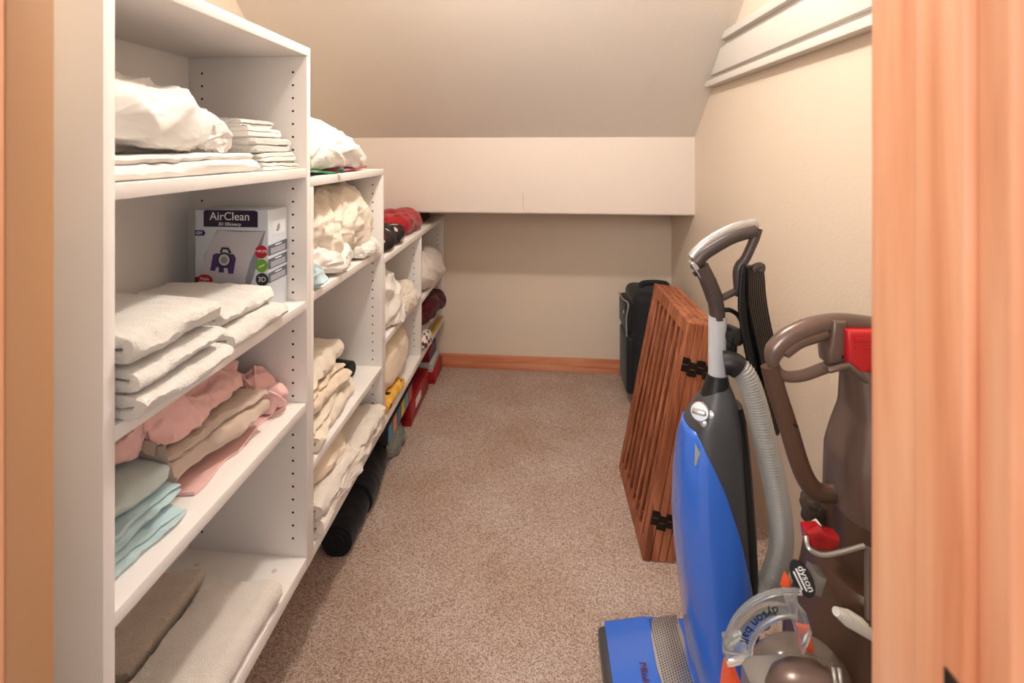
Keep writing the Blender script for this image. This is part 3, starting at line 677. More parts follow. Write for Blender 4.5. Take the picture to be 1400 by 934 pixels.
# ------------------------------------------------------------------ black suitcase in the recess
m_case = cloth('black_ballistic_nylon', '1c1d20', .7, 700, .25, .1); m_zip = plain('grey_zip_piping', '8f8d8a', .4)
sc_ = thing('suitcase', 'black soft-sided suitcase standing upright in the corner of the recess', 'suitcase', (.62, 2.76, 0))
x0, x1, y0, y1 = .485, .745, 2.62, 2.90
obj('body', box(x0, x1, y0, y1, .028, .585, .045, 5), m_case, sc_)
pk = obj('front_pocket', box(x0-.030, x0+.02, y0+.02, y1-.02, .06, .36, .022, 4), m_case, sc_)
up = obj('upper_pocket', box(x0-.034, x0+.02, y0+.03, y1-.03, .37, .53, .022, 4), m_case, sc_)
zp = smooth_path([(x0-.028, y0+.028, .36), (x0-.030, y0+.030, .45), (x0-.020, y0+.034, .525), (x0-.036, y0+.10, .531), (x0-.036, y1-.06, .531)], 6)
obj('zip', tube(zp, .004, 8), m_zip, up)
obj('badge', lathe((x0-.034, (y0+y1)/2-.06, .47), (-1, 0, 0), [(0, .010), (.002, .010), (.003, .008)], 14), plain('badge_metal', 'c9c7c2', .3, Metallic=.8), up)
obj('carry_handle', tube(smooth_path([(.55, 2.76, .580), (.56, 2.76, .605), (.62, 2.76, .612), (.68, 2.76, .605), (.69, 2.76, .580)], 6), .011, 10, ell=(1, 1.4)), m_case, sc_)
for yy in (y0+.05, y1-.05):
    obj('wheel', lathe((x0+.03, yy-.012, .022), (0, 1, 0), [(0, .018), (.004, .022), (.020, .022), (.024, .018)], 18), plain('wheel_rubber', '141414', .6), sc_)
    obj('foot', box(x1-.06, x1-.03, yy-.012, yy+.012, 0, .032, .004), plain('foot_rubber', '161616', .6), sc_)

# ------------------------------------------------------------------ vacuum-bag carton
m_card = plain('pale_blue_carton', 'd4dce4', .4, .03); m_pur = plain('dark_purple_print', '2a1a3c', .4, .02); m_bagp = plain('bag_picture_grey', 'c9c6cc', .5, .02)
m_wht = plain('white_print', 'f2f2f2', .5, 0); m_redp = plain('red_print', 'b81d2a', .4, 0); m_grnp = plain('green_print', '6fa832', .4, 0)
m_blkp = plain('black_print', '25262c', .4, 0); m_slate = plain('slate_print', '5a6272', .45, 0); m_bluep = plain('blue_print', '22306e', .4, 0); m_violet = plain('violet_print', '4b2f6e', .4, 0)
m_edge = plain('grey_line_print', '8d9099', .5, 0)
bx0, bx1, by0, by1, bz0, bz1 = -.791, -.614, 1.104, 1.190, Z2, 1.181
cb = thing('vacuum_bag_carton', 'pale blue vacuum bag carton with a dark purple banner on the second shelf', 'carton', ((bx0+bx1)/2, (by0+by1)/2, bz0))
obj('carton', box(bx0, bx1, by0, by1, bz0, bz1, .0012), m_card, cb)
lid = bx0, bx1
w, h = bx1-bx0, bz1-bz0
FX = lambda s: bx0+w*s
FZ = lambda s: bz0+h*s            # 0 bottom .. 1 top
def plate(name, pts, mat, e=.0006):   # flat print on the front (faces the door)
    return obj(name, prism([(FX(a), by0-e, FZ(b)) for a, b in pts], (0, e, 0)), mat, cb, False)
def disc(name, a, b, r, mat, e=.0009, ry=None):
    n = 26; return plate(name, [(a+r*math.cos(2*math.pi*k/n), b+(ry or r*w/h)*math.sin(2*math.pi*k/n)) for k in range(n)], mat, e)
def ftext(s, size, a, b, mat, e=.0012, rot=0.):
    Mx = Matrix.Translation((FX(a), by0-e, FZ(b))) @ Matrix.Rotation(R_(90), 4, 'X') @ Matrix.Rotation(rot, 4, 'Z')
    return obj('lettering', text_mesh(s, size, Mx, .0003), mat, cb, False)
plate('banner', [(.12, .835), (.86, .835), (.86, .985), (.82, .999), (.15, .999), (.12, .985)], m_pur)
ftext('AirClean', .027, .48, .937, m_wht); ftext('3D Efficiency', .0105, .48, .862, m_wht)
plate('size_tab', [(0, .745), (.12, .745), (.145, .772), (.12, .800), (0, .800)], m_bluep); ftext('GN', .010, .06, .772, m_wht)
plate('bag_shadow', [(.03, .235), (.70, .165), (.80, .34), (.965, .80), (.31, .805), (.13, .55)], m_edge, .0004)
plate('bag_picture', [(.04, .245), (.36, .215), (.69, .175), (.695, .33), (.76, .50), (.95, .795), (.62, .785), (.32, .80), (.20, .66), (.10, .47)], m_bagp)
plate('adapter_picture', [(.21, .40), (.28, .40), (.29, .435), (.33, .435), (.33, .385), (.40, .385), (.40, .43), (.45, .43), (.46, .375), (.53, .375), (.565, .53), (.53, .57), (.42, .565), (.30, .575), (.25, .56)], m_violet, .0009)
obj('handle_picture', tube([(FX(.36), by0-.001, FZ(.585)), (FX(.38), by0-.001, FZ(.625)), (FX(.46), by0-.001, FZ(.622)), (FX(.49), by0-.001, FZ(.575))], .0028, 8), m_blkp, cb)
disc('ring_picture', .405, .51, .10, m_blkp, .0011); disc('port_picture', .405, .51, .075, m_bagp, .0013); disc('port_center', .405, .51, .045, m_edge, .0015)
disc('red_seal', .91, .595, .085, m_redp, .0011); disc('green_seal', .915, .46, .085, m_grnp, .0011); disc('black_seal', .92, .325, .085, m_blkp, .0011)
ftext('>99.9%', .0098, .91, .60, m_wht); ftext('3D', .016, .92, .325, m_wht); ftext('new', .009, .915, .46, m_wht, rot=.4)
plate('red_tab', [(0, .275), (.05, .275), (.05, .335), (0, .335)], m_blkp)
disc('red_oval', .135, .305, .11, m_redp, .0011, .058); ftext('Miele', .0105, .135, .318, m_wht); ftext('HyClean', .008, .135, .286, m_wht)
ftext('4x + 1 Filter', .0075, .27, .175, m_slate)
# side face (towards the aisle)
def splate(name, pts, mat, e=.0006):
    return obj(name, prism([(bx1, by0+(by1-by0)*a, FZ(b)) for a, b in pts], (e, 0, 0)), mat, cb, False)
for zc in (.60, .465, .33):
    splate('side_band', [(.0, zc-.045), (1, zc-.045), (1, zc+.065), (.0, zc+.055)], m_slate)
    for q in range(4):
        splate('text_line', [(.12, zc+.012-q*.014), (.90, zc+.014-q*.014), (.90, zc+.018-q*.014), (.12, zc+.016-q*.014)], m_wht, .0010)
    splate('text_line', [(.35, zc+.036), (.70, zc+.037), (.70, zc+.048), (.35, zc+.047)], m_wht, .0010)
splate('side_picture', [(.22, .74), (.88, .745), (.88, .89), (.22, .885)], plain('side_picture_print', 'e6e9ee', .5, 0))
splate('side_sketch', [(.40, .78), (.52, .77), (.60, .80), (.58, .85), (.48, .84)], m_edge, .0010)

# ------------------------------------------------------------------ black rolled cloth on the floor
def roll(path, r, seed, ns=40, amp=.004):
    P = smooth_path(path, 10); b = tube(P, r, ns)
    V = np.array([v.co for v in b.verts]); d = pn(V*14+seed)*amp+ridge(warp(V*24+seed, .5, .8, seed))*amp*.5
    for v, dd in zip(b.verts, d): v.co += v.normal*dd if v.normal.length else Vector()
    for v in b.verts: v.co.z = max(v.co.z, .001)
    return b
rl2 = thing('black_cloth_roll', 'long roll of black cloth lying on the carpet under the middle unit', 'cloth roll', (-.65, 1.8, 0))
obj('inner_roll', roll([(-.648, 1.585, .050), (-.650, 1.66, .051), (-.652, 1.78, .052), (-.655, 1.84, .052)], .050, 3.), C_['black'], rl2)
obj('outer_layer', roll([(-.652, 1.765, .060), (-.654, 1.84, .061), (-.664, 1.95, .060), (-.674, 2.02, .057)], .0605, 5.), C_['black'], rl2)
sp_ = bmesh.new()
tube([Vector((-.648, 1.5835, .050))+Vector((math.cos(a)*(.042-.0028*a), 0, math.sin(a)*(.042-.0028*a))) for a in [q*.35 for q in range(36)]], .0016, 6, sp_)
obj('rolled_edge', sp_, plain('black_cloth_edge', '191a1f', .8), rl2)

# ------------------------------------------------------------------ boxes stored under the low unit
def carton(name, label, x0, x1, y0, y1, z0, z1, mat, group='boxes stored under the low unit', extra=None):
    t = thing(name, label, 'box', ((x0+x1)/2, (y0+y1)/2, z0), group)
    obj('box_body', box(x0, x1, y0, y1, z0, z1-(z1-z0)*.0, .002), mat, t)
    obj('lid_edge', box(x0-.0008, x1+.0008, y0-.0008, y1+.0008, z0+(z1-z0)*.30, z0+(z1-z0)*.33, 0), m_blkp, t, False)
    if extra: extra(t)
    return t
def tiles(cols, zlo, zhi, x1, y0, y1):
    def f(t):
        n = len(cols)
        for k, c in enumerate(cols):
            ya = y0+(y1-y0)*(k+.08)/n; yb = y0+(y1-y0)*(k+.92)/n
            obj('picture_tile', box(x1, x1+.0012, ya, yb, zlo, zhi), plain('tile_'+c, c, .4, 0), t, False)
    return f
m_redbox = plain('red_carton', 'a81820', .35, .12, 20); m_navy = plain('navy_carton', '1a2036', .35, .2, 30); m_dk = plain('dark_carton', '191a1c', .4, .2)
m_multi = patterned('printed_carton', ['1b3f86', '1d7a46', '14181c', 'c03a2c', '2b62b0', '101418'], 32., .4)
m_film = NT('clear_plastic_film'); m_film.set(Base_Color=lin('c9d2cc'), Roughness=.18, Transmission_Weight=.75, IOR=1.2); m_film = m_film.m
carton('storage_carton', 'dark carton on the carpet under the near end of the low unit', -.87, -.660, 2.09, 2.55, 0, .145, m_dk)
carton('game_box', 'black board game box with a row of bright picture tiles on its side', -.86, -.592, 1.955, 2.35, .147, .222, m_dk, extra=tiles(['3f8fc4', 'd98a4a', '2f6fb4', 'd9c23c', '5aa0cf', 'c9502f'], .152, .214, -.592, 1.96, 2.34))
carton('flat_game_box', 'flat blue and green printed game box on top of the black one', -.86, -.600, 2.12, 2.53, .224, .262, m_multi)
carton('red_game_box', 'red game box standing on edge beside the dark carton under the low unit', -.655, -.600, 2.36, 2.745, 0, .112, m_redbox, extra=lambda t: obj('title', box(-.600, -.5988, 2.45, 2.56, .045, .085), m_wht, t, False))
carton('red_gift_box', 'long flat red box lying on the carpet by the back wall', -.80, -.575, 2.80, 3.015, 0, .070, m_redbox)
carton('navy_carton', 'navy blue carton behind the red game box under the low unit', -.86, -.660, 2.57, 2.78, 0, .215, m_navy)
carton('pale_flat_box', 'pale grey flat box leaning over the long red box by the back wall', -.84, -.590, 2.79, 3.01, .072, .115, plain('pale_carton', 'bfc3bd', .4, .15, 30))
carton('red_blue_box', 'small red and blue box on the pale grey box under the low unit', -.84, -.610, 2.81, 3.00, .117, .185, patterned('red_blue_carton', ['8e1b2a', '243b86', '8e1b2a', '1c2c5c'], 16., .4))
tag(obj('plastic_bag', keep(bundle((-.628, 2.17, .001), (.030, .085, .062), 151, sq=2.4, lump=.3, wr=((16, .006),), nu=90, nv=56, cr=((24, .010),)), (-.657, 9), (2.075, 2.35), (.0005, .145)), m_film), 'clear plastic bag slumped on the carpet beside the black roll', 'bag')
# ------------------------------------------------------------------ blue upright vacuum cleaner
YM = 1.22
q = lambda u, v, y=YM: onY(u, v, y)
m_blue = plain('glossy_blue_plastic', '3a70d6', .18, .02, Coat_Weight=.5); m_gun = plain('dark_grey_plastic', '48484b', .38, .03, 10, .03, 300)
m_blk = plain('black_plastic', '17181a', .4, .05); m_lgrey = plain('light_grey_plastic', 'c3c5c8', .32, .02); m_silver = plain('silver_plastic', 'c9cacb', .25, .02, Metallic=.7)
m_brn = plain('dark_brown_grip', '4b403d', .4, .04); m_hose = plain('grey_corrugated_hose', 'a9a9a6', .35, .03, Metallic=.3); m_cord = plain('black_cable', '0b0c0d', .3, .05)
def loft(rows, nphi=48, p=2.6, phi=None, off=0.):
    """rows: (z, xc, a, b, yc). closed skin of superellipse sections, or the open part given by phi(i) -> (from, to)"""
    V = []; F = []
    for i, (z, xc, a, b, yc) in enumerate(rows):
        f0, f1 = phi(i) if phi else (0, 2*math.pi)
        for k in range(nphi):
            t = f0+(f1-f0)*(k/nphi if not phi else k/(nphi-1))
            c, s = math.cos(t), math.sin(t); e = 2/p
            V.append((xc+(a+off)*math.copysign(abs(c)**e, c), yc+(b+off)*math.copysign(abs(s)**e, s), z))
    n = len(rows)
    for i in range(n-1):
        for k in range(nphi if not phi else nphi-1):
            F.append((i*nphi+k, i*nphi+(k+1) % nphi, (i+1)*nphi+(k+1) % nphi, (i+1)*nphi+k))
    if not phi: F.append(list(range(nphi))[::-1]); F.append([(n-1)*nphi+k for k in range(nphi)])
    return fixn(mesh(V, F))
def interp(tab, x):
    xs = [t[0] for t in tab]
    return [float(np.interp(x, xs, [t[j] for t in tab])) for j in range(1, len(tab[0]))]
vm = thing('upright_vacuum_cleaner', 'blue and dark grey upright vacuum cleaner with a looped grip and coiled black cord', 'vacuum cleaner', (.36, YM, 0))
# outline table in the photograph: v, left u, right u, half depth, seam u
TAB = [(522, 969, 996, .024, 930), (534, 963, 1002, .034, 930), (548, 953, 1006, .046, 932), (568, 940, 1009, .058, 941), (600, 931, 1011, .070, 956),
       (640, 926, 1013, .080, 974), (700, 924, 1016, .090, 993), (760, 928, 1018, .098, 1007), (820, 936, 1019, .104, 1016), (880, 944, 1020, .108, 1019), (925, 952, 1018, .105, 1018)]
vv = np.linspace(522, 925, 46); rows = []; seam = []
for v in vv:
    ul, ur, b, us = interp(TAB, v); L = q(ul, v); Rr = q(ur, v); S = q(us, v)
    rows.append((L.z, (L.x+Rr.x)/2, (Rr.x-L.x)/2, b, YM)); seam.append(S.x)
rows.sort(key=lambda r: r[0]); seam = seam[::-1]
obj('body', loft(rows), m_gun, vm)
sel = [i for i, r in enumerate(rows) if seam[i] > r[1]-r[2]*1.0+.002]
def phis(j):
    i = sel[j]; z, xc, a, b, yc = rows[i]; c = max(-1, min(1, (seam[i]-xc)/a)); c = math.copysign(abs(c)**(2.6/2), c); f = math.acos(max(-.999, min(.96, c)))
    return (f, 2*math.pi-f)
sh = loft([rows[i] for i in sel], 60, 2.6, phis, .004)
so = obj('front_cover', sh, m_blue, vm)
md = so.modifiers.new('thick', 'SOLIDIFY'); md.thickness = .004; md.offset = -1
# pale window and lock at the tip of the cover
wq = [q(941, 588), q(949, 604), q(946, 626), q(938, 612)]
wd = bmesh.new(); yfn = YM-.052
prism([(p.x, yfn-.012, p.z) for p in wq], (0, .03, 0), .002, 2, wd)
obj('bag_indicator', wd, plain('clear_grey_window', 'aeb2a2', .2), vm)
# rear housing behind the body
rz_ = [(r[0], r[1]+r[2]*.62, r[2]*.62, r[3]*.72, YM) for r in rows if r[0] < .74]
obj('rear_housing', loft(rz_), m_blk, vm)
# control dial and buttons on the near flank of the head
def flank(u, v):
    p = q(u, v); z = p.z; best = min(rows, key=lambda r: abs(r[0]-z)); a = max(-.97, min(.97, (p.x-best[1])/best[2]))
    y = YM-best[3]*(1-abs(a)**2.6)**(1/2.6); return onY(u, v, y)
dl = flank(957, 563); dn = Vector((-.45, -.85, .35)).normalized()
dial = obj('dial', lathe(dl-dn*.006, dn, [(0, .021), (.010, .020), (.012, .018)], 26), m_silver, vm)
x_, y_ = frame_from(dn)
obj('dial_grip', bar(dl+dn*.010-x_*.015+y_*.0, dl+dn*.010+x_*.015, .012, .016, None, .004, up=dn), m_silver, dial)
for (u, v) in ((972, 567), (962, 578)):
    p = flank(u, v); obj('button', lathe(p-dn*.005, dn, [(0, .0085), (.008, .0085), (.0095, .006)], 18), m_silver, vm)
# telescopic pole and collar
pb, pt_ = q(981, 524), q(981, 432)
obj('pole', tube([pb, pb.lerp(pt_, .5), pt_], .0178, 24, ell=(1, 1.15)), m_lgrey, vm)
obj('collar', loft([(q(981, v).z, q(c, v).x, a, b, YM) for v, c, a, b in ((545, 979, .036, .034), (532, 980, .030, .030), (518, 981, .0235, .025), (512, 981, .021, .023))][::1], 36, 2.4), m_blk, vm)
# handle
nk = smooth_path([q(981, 436), q(978, 412), q(968, 384), q(958, 364)], 8)
obj('neck', tube(nk, [.0185]*9+[.020]*8+[.019]*8, 18, ell=(1, .95)), m_brn, vm)
ga = smooth_path([q(951, 360), q(960, 349), q(974, 339), q(997, 326), q(1016, 319), q(1034, 315)], 6)
grip = obj('grip', tube(ga, [.011]+[.0165]*(len(ga)-2)+[.013], 18, ell=(1, .95)), m_brn, vm)
tb = smooth_path([q(946, 354), q(956, 342), q(972, 329), q(997, 315), q(1018, 308), q(1036, 306)], 6)
obj('grip_cap', tube(tb, [.006]+[.0088]*(len(tb)-2)+[.007], 14, ell=(1, 1.5)), m_silver, grip)
obj('switch', bar(q(945, 357), q(961, 381), .024, .012, None, .003, up=(-1, 0, .3)), m_silver, grip)
for a_, b_ in (((949, 363), (951, 367)), ((952, 372), (955, 377))):
    obj('switch_key', bar(q(*a_)+Vector((-.005, 0, 0)), q(*b_)+Vector((-.005, 0, 0)), .012, .008, None, .002, up=(-1, 0, .3)), m_blk, grip)
obj('rear_strut', tube(smooth_path([q(1036, 312), q(1030, 330), q(1020, 352), q(1010, 368), q(1010, 388), q(1012, 404)], 6), [.011]*7+[.0105]*8+[.012]*16, 14), m_brn, vm)
obj('cross_bar', bar(q(986, 408), q(1014, 394), .020, .011, None, .003), m_brn, vm)
# cord hooks and the hanging loops of cable
HKT = q(1030, 366, YM+.005)
obj('cord_hook', tube(smooth_path([q(1014, 384), q(1024, 372), q(1034, 365), q(1041, 364), q(1040, 371)], 5), .0085, 10), m_brn, vm)
rng = random.Random(5)
for k in range(9):
    t = k/8; yy = YM-.022+.044*((k*37) % 9)/8
    ut = 1014+t*20; ub = 1036+t*22; sp2 = 4+3*t
    loop = smooth_path([q(ut, 372, yy), q(ut+4, 365, yy), q(ut+8, 372, yy+.006), q(ut+10+3*t, 420, yy+.008), q(ub+6, 510, yy+.010), q(ub+6, 575+8*t, yy+.010), q(ub+2, 588+4*t, yy+.004), q(ub-2, 578, yy), q(ub-10, 510, yy), q(ut-2+3*t, 430, yy)], 6, True)
    obj('cord_loop', tube(loop+[loop[0]], .0044, 8, cap=False), m_cord, vm)
tail = smooth_path([q(990, 424), q(998, 424), q(1008, 430), q(1014, 440)], 6)
obj('cord_tail', tube(tail, .0055, 8), m_cord, vm)
obj('hose_elbow', tube(smooth_path([q(997, 500), q(997, 480), q(999, 464), q(1008, 459), q(1012, 459)], 5), .0165, 16), m_blk, vm)
obj('elbow_cap', lathe(q(1004, 459, YM-.012), (.35, -.9, 0), [(-.02, .020), (.012, .020), (.014, .017)], 22), m_blk, vm)
# corrugated hose
hp_ = smooth_path([q(994, 497, 1.17), q(1006, 499, 1.165), q(1020, 515, 1.16), q(1032, 548, 1.16), q(1044, 595, 1.16), q(1056, 645, 1.16), q(1066, 700, 1.16), q(1068, 745, 1.165), q(1058, 785, 1.17), q(1043, 815, 1.175), q(1036, 850, 1.18)], 14)
dense = []
acc = 0.; step = .0030; prev = hp_[0]; dense.append(prev.copy())
for p in hp_[1:]:
    seg = (p-prev).length
    while acc+seg >= step:
        t = (step-acc)/seg; prev = prev.lerp(p, t); dense.append(prev.copy()); seg = (p-prev).length; acc = 0
    acc += seg; prev = p
obj('suction_hose', tube(dense, .0245, 22, rib=.0034), m_hose, vm)
obj('hose_cuff', tube(smooth_path([q(990, 496, 1.17), q(1001, 497, 1.166), q(1010, 503, 1.163)], 5), .026, 18), m_blk, vm)
# floor head
nx0, nx1, ny0, ny1 = .158, .47, 1.065, 1.372
def headbox(x0, x1, y0, y1, z0, z1, za, bev):
    b = bmesh.new()
    pr = [(x0, z0), (x1, z0), (x1, z1), (x0+.10, z1-.004), (x0, za)]
    return prism([(x, y0, z) for x, z in pr], (0, y1-y0, 0), bev, 4)
hd = obj('floor_head', headbox(nx0+.018, nx1, ny0+.006, ny1-.004, .012, .096, .070, .014), m_blue, vm)
obj('bumper', box(nx0, nx0+.05, ny0, ny1-.010, .010, .062, .014, 4), m_gun, hd)
obj('sole', box(nx0+.02, nx1-.01, ny0+.02, ny1-.02, .002, .02, .004), m_blk, hd)
for yy in (ny0+.03, ny1-.05):
    obj('wheel', lathe((nx1-.05, yy, .028), (0, 1, 0), [(0, .022), (.003, .028), (.020, .028), (.023, .022)], 20), m_blk, hd)
# perforated silver grille in front of the body
gz = .0975
go = [(.268, 1.345), (.300, 1.358), (.335, 1.380), (.338, 1.30), (.328, 1.22), (.338, 1.14), (.345, 1.085), (.295, 1.085), (.262, 1.12), (.252, 1.22), (.256, 1.30)]
go = [(x+.028, min(y, ny1-.008)) for x, y in go]
obj('grille', prism([(x, y, gz-.004) for x, y in go], (0, 0, .0065), .0012), m_silver, hd)
hb2 = bmesh.new()
for i in range(13):
    for j in range(44):
        x = .262+i*.0062; y = 1.10+j*.0062+(i % 2)*.0031
        if y > 1.345+(x-.262)*.22: continue
        if x > .330-.006*math.cos((y-1.22)*14): continue
        lathe((x+.028, y, gz+.0026), (0, 0, 1), [(-.001, .0019), (.0003, .0019)], 6, hb2)
gh = obj('grille_holes', hb2, m_blk, hd, False); gh['kind'] = 'stuff'
Mx = Matrix.Translation((.249, 1.235, .0945)) @ Matrix.Rotation(R_(-90), 4, 'Z') @ Matrix.Rotation(R_(4), 4, 'Y')
obj('lettering', text_mesh('Miele', .024, Mx, .0006, 'LEFT'), plain('dark_red_lettering', '6a2a34', .4, 0), hd, False)
# yoke joining head and body
obj('yoke', prism([(x, YM-.085, z) for x, z in ((.38, .06), (.48, .03), (.50, .20), (.42, .24), (.39, .14))], (0, .17, 0), .012, 3), m_blk, vm)

# ------------------------------------------------------------------ brown upright vacuum cleaner by the door frame
YD = .93
d = lambda u, v, y=YD: onY(u, v, y)
m_bz = plain('bronze_brown_plastic', '6f5c54', .3, .04, 6, Metallic=.35, Coat_Weight=.2); m_bz2 = plain('dark_bronze_plastic', '5a4336', .35, .04, 6, Metallic=.25)
m_red = plain('red_plastic', 'c41626', .25, .03, Coat_Weight=.4); m_redc = plain('red_translucent_clip', 'b01620', .12, .25, 40, Transmission_Weight=.25)
m_clear = NT('clear_polycarbonate'); m_clear.set(Base_Color=lin('eef2f2'), Roughness=.06, Transmission_Weight=.92, IOR=1.30); m_clear = m_clear.m
m_pale = plain('pale_grey_plastic', 'cfccc6', .4, .03); m_steel = plain('grey_metallic_plastic', '9b9894', .28, .03, Metallic=.6); m_org = plain('orange_red_plastic', 'e0552f', .35, .03)
dy = thing('bin_vacuum_cleaner', 'bronze brown bagless upright vacuum cleaner with red cyclone beside the door frame', 'vacuum cleaner', (.52, YD, 0))
lp_ = smooth_path([d(1215, 449), d(1180, 444), d(1141, 441), d(1105, 448), d(1076, 462), d(1059, 480), d(1057, 498), d(1070, 513), d(1095, 514), d(1130, 502), d(1165, 491)], 8)
n_ = len(lp_); obj('handle_loop', tube(lp_, [.0148 if i < 40 else max(.0090, .0148-.0007*(i-40)) for i in range(n_)], 18, ell=(1, 1.1)), m_bz, dy)
obj('grip_pad', tube(smooth_path([d(1068, 483), d(1090, 467), d(1112, 459), d(1130, 452)], 6), [.006]+[.013]*17+[.008], 14), m_bz, dy)
obj('handle_post', prism([d(1137, 470, YD-.02), d(1140, 440, YD-.02), d(1160, 440, YD-.02), d(1161, 500, YD-.02), d(1135, 500, YD-.02), d(1133, 482, YD-.02)], (0, .04, 0), .007, 3), m_bz, dy)
obj('screw_hole', lathe(d(1153, 488, YD-.0195), (0, -1, 0), [(-.004, .003), (.0005, .003)], 10), m_blk, dy)
obj('wand', tube(smooth_path([d(1053, 500), d(1062, 535), d(1076, 578), d(1091, 628), d(1102, 655), d(1114, 670), d(1130, 675), d(1150, 674)], 8), .0125, 16, ell=(1, 1.3)), m_bz2, dy)
obj('wand_screw', lathe(d(1088, 582, YD-.016), (0, -1, .1), [(-.002, .003), (.003, .003)], 10), m_blk, dy)
obj('cyclone_cap', prism([d(u, v, YD-.03) for u, v in ((1159, 452), (1235, 454), (1235, 560), (1188, 521), (1159, 497))], (0, .06, 0), .008, 3), m_red, dy)
for v in (463, 469, 475):
    obj('cap_rib', bar(d(1168, v, YD-.0305), d(1230, v, YD-.0305), .004, .003, None, .001), m_red, dy)
obj('cap_trim', tube([d(1133, 506, YD-.02), d(1160, 499, YD-.028), d(1188, 524, YD-.032), d(1215, 548, YD-.032)], .006, 10), m_bz, dy)
# main column
TD = [(497, 1156, 1225, .040), (530, 1156, 1228, .046), (558, 1156, 1232, .052), (590, 1147, 1238, .062), (620, 1140, 1244, .070), (684, 1139, 1246, .074)]
r2 = []
for v in np.linspace(497, 684, 22):
    ul, ur, b = interp(TD, v); L = d(ul, v); Rr = d(ur, v); r2.append((L.z, (L.x+Rr.x)/2, (Rr.x-L.x)/2, b, YD))
obj('upper_column', loft(r2[::-1], 48, 2.8), m_bz, dy)
r3 = [(d(1141, v).z, (d(1141, v).x+d(1246, v).x)/2, (d(1246, v).x-d(1141, v).x)/2, .071, YD) for v in (688, 705, 775)]
obj('middle_column', loft(r3[::-1], 48, 2.8), m_bz2, dy)
obj('seam_ring', loft([(d(1140, v).z, (d(1140, v).x+d(1248, v).x)/2, (d(1248, v).x-d(1140, v).x)/2, .075, YD) for v in (684, 688)][::-1], 48, 2.8), m_bz, dy)
TL = [(762, 1122, 1256, .086), (772, 1117, 1258, .094), (800, 1114, 1260, .100), (840, 1106, 1262, .106), (890, 1090, 1262, .112), (990, 1088, 1262, .110), (1040, 1088, 1262, .100)]
r4 = []
for v in np.linspace(762, 1040, 24):
    ul, ur, b = interp(TL, v); L = d(ul, v); Rr = d(ur, v); r4.append((L.z, (L.x+Rr.x)/2, (Rr.x-L.x)/2, b, YD))
obj('lower_housing', loft(r4[::-1], 52, 3.2), m_bz2, dy)
# red release clip and pale rim
obj('release_clip', prism([d(u, v, YD-.094) for u, v in ((1104, 729), (1126, 727), (1134, 734), (1150, 738), (1151, 749), (1140, 755), (1120, 755), (1107, 748))], (0, .028, 0), .006, 3), m_redc, dy)
obj('clip_rim', tube(smooth_path([d(1102, 734, YD-.095), d(1106, 750, YD-.108), d(1124, 759, YD-.112), d(1150, 755, YD-.112), d(1182, 746, YD-.112)], 6), .0035, 8), m_steel, dy)
obj('pale_tab', prism([d(u, v, YD-.075) for u, v in ((1106, 737), (1110, 727), (1124, 720), (1128, 732))], (0, .02, 0), .003, 2), m_pale, dy)
# badge
bc = d(1097, 792, YD-.108); bn = Vector((-.35, -.9, .2)).normalized()
Mb = Matrix.Translation(bc) @ bn.to_track_quat('Z', 'Y').to_matrix().to_4x4() @ Matrix.Rotation(R_(-62), 4, 'Z')
bo = bmesh.new(); lathe((0, 0, 0), (0, 0, 1), [(-.006, 1), (.001, 1)], 26, bo)
bo.transform(Mb @ Matrix.Diagonal((.024, .0145, 1, 1)))
bo = obj('badge', bo, m_blk, dy, False)
obj('lettering', text_mesh('dyson', .0145, Mb @ Matrix.Translation((0, .0055, .0014)), .0003), m_wht, bo, False)
for yy, ww in ((-.0018, .030), (-.007, .024)):
    sb_ = box(-ww/2, ww/2, yy-.0012, yy+.0012, .001, .0016); sb_.transform(Mb); obj('badge_line', sb_, m_wht, bo, False)
# collar below the badge
obj('bright_collar', prism([d(u, v, YD-.096) for u, v in ((1110, 808), (1116, 786), (1132, 793), (1124, 819), (1114, 815))], (0, .03, 0), .004, 2), m_steel, dy)
# fine ribbed strip at the right and the pale hose stub
rs_ = [d(1187, 750+i*1.25, YD-.112) for i in range(84)]
obj('ribbed_strip', tube(rs_, .0052, 10, rib=.0012), m_bz, dy)
hs = [d(1143, 836, YD-.135).lerp(d(1205, 872, YD-.10), i/40) for i in range(41)]
obj('hose_stub', tube(hs, [.006+.0052*min(1, i/10) for i in range(41)], 16, rib=.0014), m_pale, dy)
obj('hose_clip', box(*sorted((d(1165, 850, YD-.12).x, d(1200, 850, YD-.12).x)), YD-.12, YD-.09, d(1165, 870, YD-.12).z, d(1165, 850, YD-.12).z, .004), m_bz2, dy)
# clear front bin: arc visor with a foot plate and dome
yv = YD-.16; cc = d(1088, 905, yv); Rv = (d(995, 905, yv)-cc).length
arc = lambda r, a: cc+Vector((math.cos(a)*r, 0, math.sin(a)*r*1.02))
out = [arc(Rv, R_(a)) for a in range(178, 84, -6)]; inn = [arc(Rv*.66, R_(a)) for a in range(88, 180, 6)]
vz = obj('clear_visor', prism(out+inn, (0, .012, 0), .002, 2), m_clear, dy)
obj('visor_rim', tube([arc(Rv, R_(a))+Vector((0, .006, 0)) for a in range(180, 82, -6)], .0042, 10), m_clear, vz)
obj('inner_rim', tube([arc(Rv*.66, R_(a))+Vector((0, .004, 0)) for a in range(178, 82, -6)], .0046, 10), m_clear, vz)
tx = text_mesh('dyson ball', .0185, Matrix.Identity(4), .0002)
for v_ in tx.vertices:
    a = R_(136)+v_.co.x/(Rv*.80); r = Rv*.80-v_.co.y
    p = arc(r, a); v_.co = (p.x, yv-.0008, p.z)
obj('lettering', tx, m_blk, vz, False)
obj('visor_latch', prism([d(u, v, yv-.006) for u, v in ((995, 888), (1020, 880), (1026, 900), (1014, 912), (996, 915))], (0, .028, 0), .004, 2), m_clear, vz)
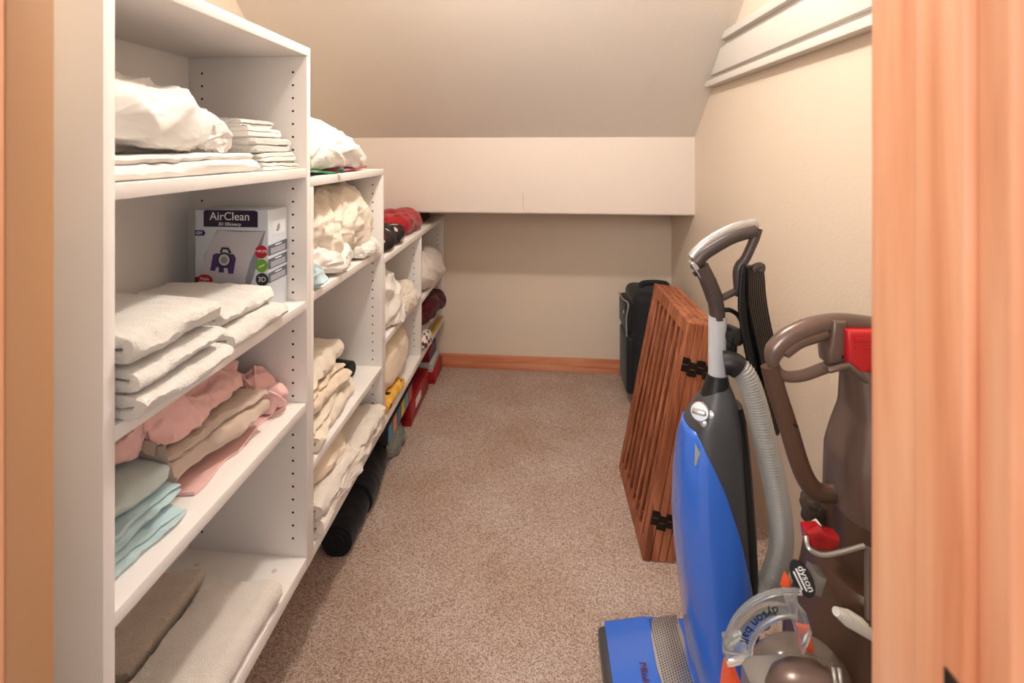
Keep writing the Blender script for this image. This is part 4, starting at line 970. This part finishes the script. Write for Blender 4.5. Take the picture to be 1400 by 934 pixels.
obj('visor_hinge', prism([d(u, v, yv-.004) for u, v in ((1076, 823), (1086, 822), (1104, 842), (1112, 868), (1100, 900), (1092, 868))], (0, .02, 0), .004, 2), m_clear, vz)
obj('inner_flap', prism([d(u, v, yv+.03) for u, v in ((1090, 850), (1106, 858), (1114, 892), (1106, 896))], (0, .008, 0), .002, 2), m_org, dy)
obj('red_catch', prism([d(u, v, YD-.10) for u, v in ((1080, 793), (1083, 797), (1081, 810), (1074, 812))], (0, .02, 0), .002, 1), m_org, dy)
pl = obj('bin_lid', prism([d(u, v, yv+.04) for u, v in ((1012, 900), (1030, 893), (1060, 891), (1100, 892), (1118, 896), (1118, 960), (1010, 965))], (0, -.12, 0), .006, 3), m_steel, dy)
obj('elbow_dome', loft([(r[0], r[1], r[2], r[3], r[4]) for r in [(d(1110, v, yv-.045).z, d(1110, v, yv-.045).x, a, a*.7, yv-.03) for v, a in ((1030, .054), (990, .054), (965, .052), (948, .046), (936, .034), (930, .014))]], 30, 2.2), m_bz, dy)
for dx in (0, .007):
    c0 = d(1128, 930, yv-.04); obj('elbow_ring', tube([c0+Vector((dx-.012*math.cos(a), -.02-.03*math.cos(a), .036*math.sin(a))) for a in [R_(x) for x in range(-90, 100, 12)]], .0026, 8), m_steel, dy)
obj('orange_guard', prism([d(u, v, yv-.02) for u, v in ((1004, 952), (1008, 938), (1016, 942), (1024, 975), (1000, 980))], (0, .05, 0), .004, 2), m_org, dy)
fx0 = d(1000, 905, yv).x
m_tint = NT('smoky_clear_plastic'); m_tint.set(Base_Color=lin('b5a79c'), Roughness=.12, Transmission_Weight=.7, IOR=1.25); m_tint = m_tint.m
obj('bin_body', loft([(z, .412, a, a*.62, .835) for z, a in ((.12, .085), (.20, .09), (.40, .088), (.48, .080), (.515, .066), (.535, .045), (.54, .012))], 40, 2.2), m_tint, dy)
hd2 = obj('brush_head', prism([(x, YD-.22, z) for x, z in ((.30, .01), (.64, .01), (.64, .10), (.52, .15), (.36, .10), (.30, .05))], (0, .36, 0), .012, 3), m_bz2, dy)
for yy in (YD-.20, YD+.10):
    obj('wheel', lathe((.62, yy, .032), (0, 1, 0), [(0, .026), (.004, .032), (.024, .032), (.028, .026)], 20), m_blk, hd2)
obj('column_foot', loft([(z, .60, .075, .085, YD) for z in (.06, .12, .30)], 36, 2.6), m_bz2, dy)
# dark bristle brush stored behind the column
bb = bundle(tuple(d(1116, 725, YD+.05)), (.018, .020, .028), 161, sq=2.6, lump=.3, wr=((40, .006), (90, .004)), nu=60, nv=40, flat=-.9)
obj('brush_tool', bb, plain('dark_bristles', '3a2c24', .9, .5, 150., .8, 300), dy)
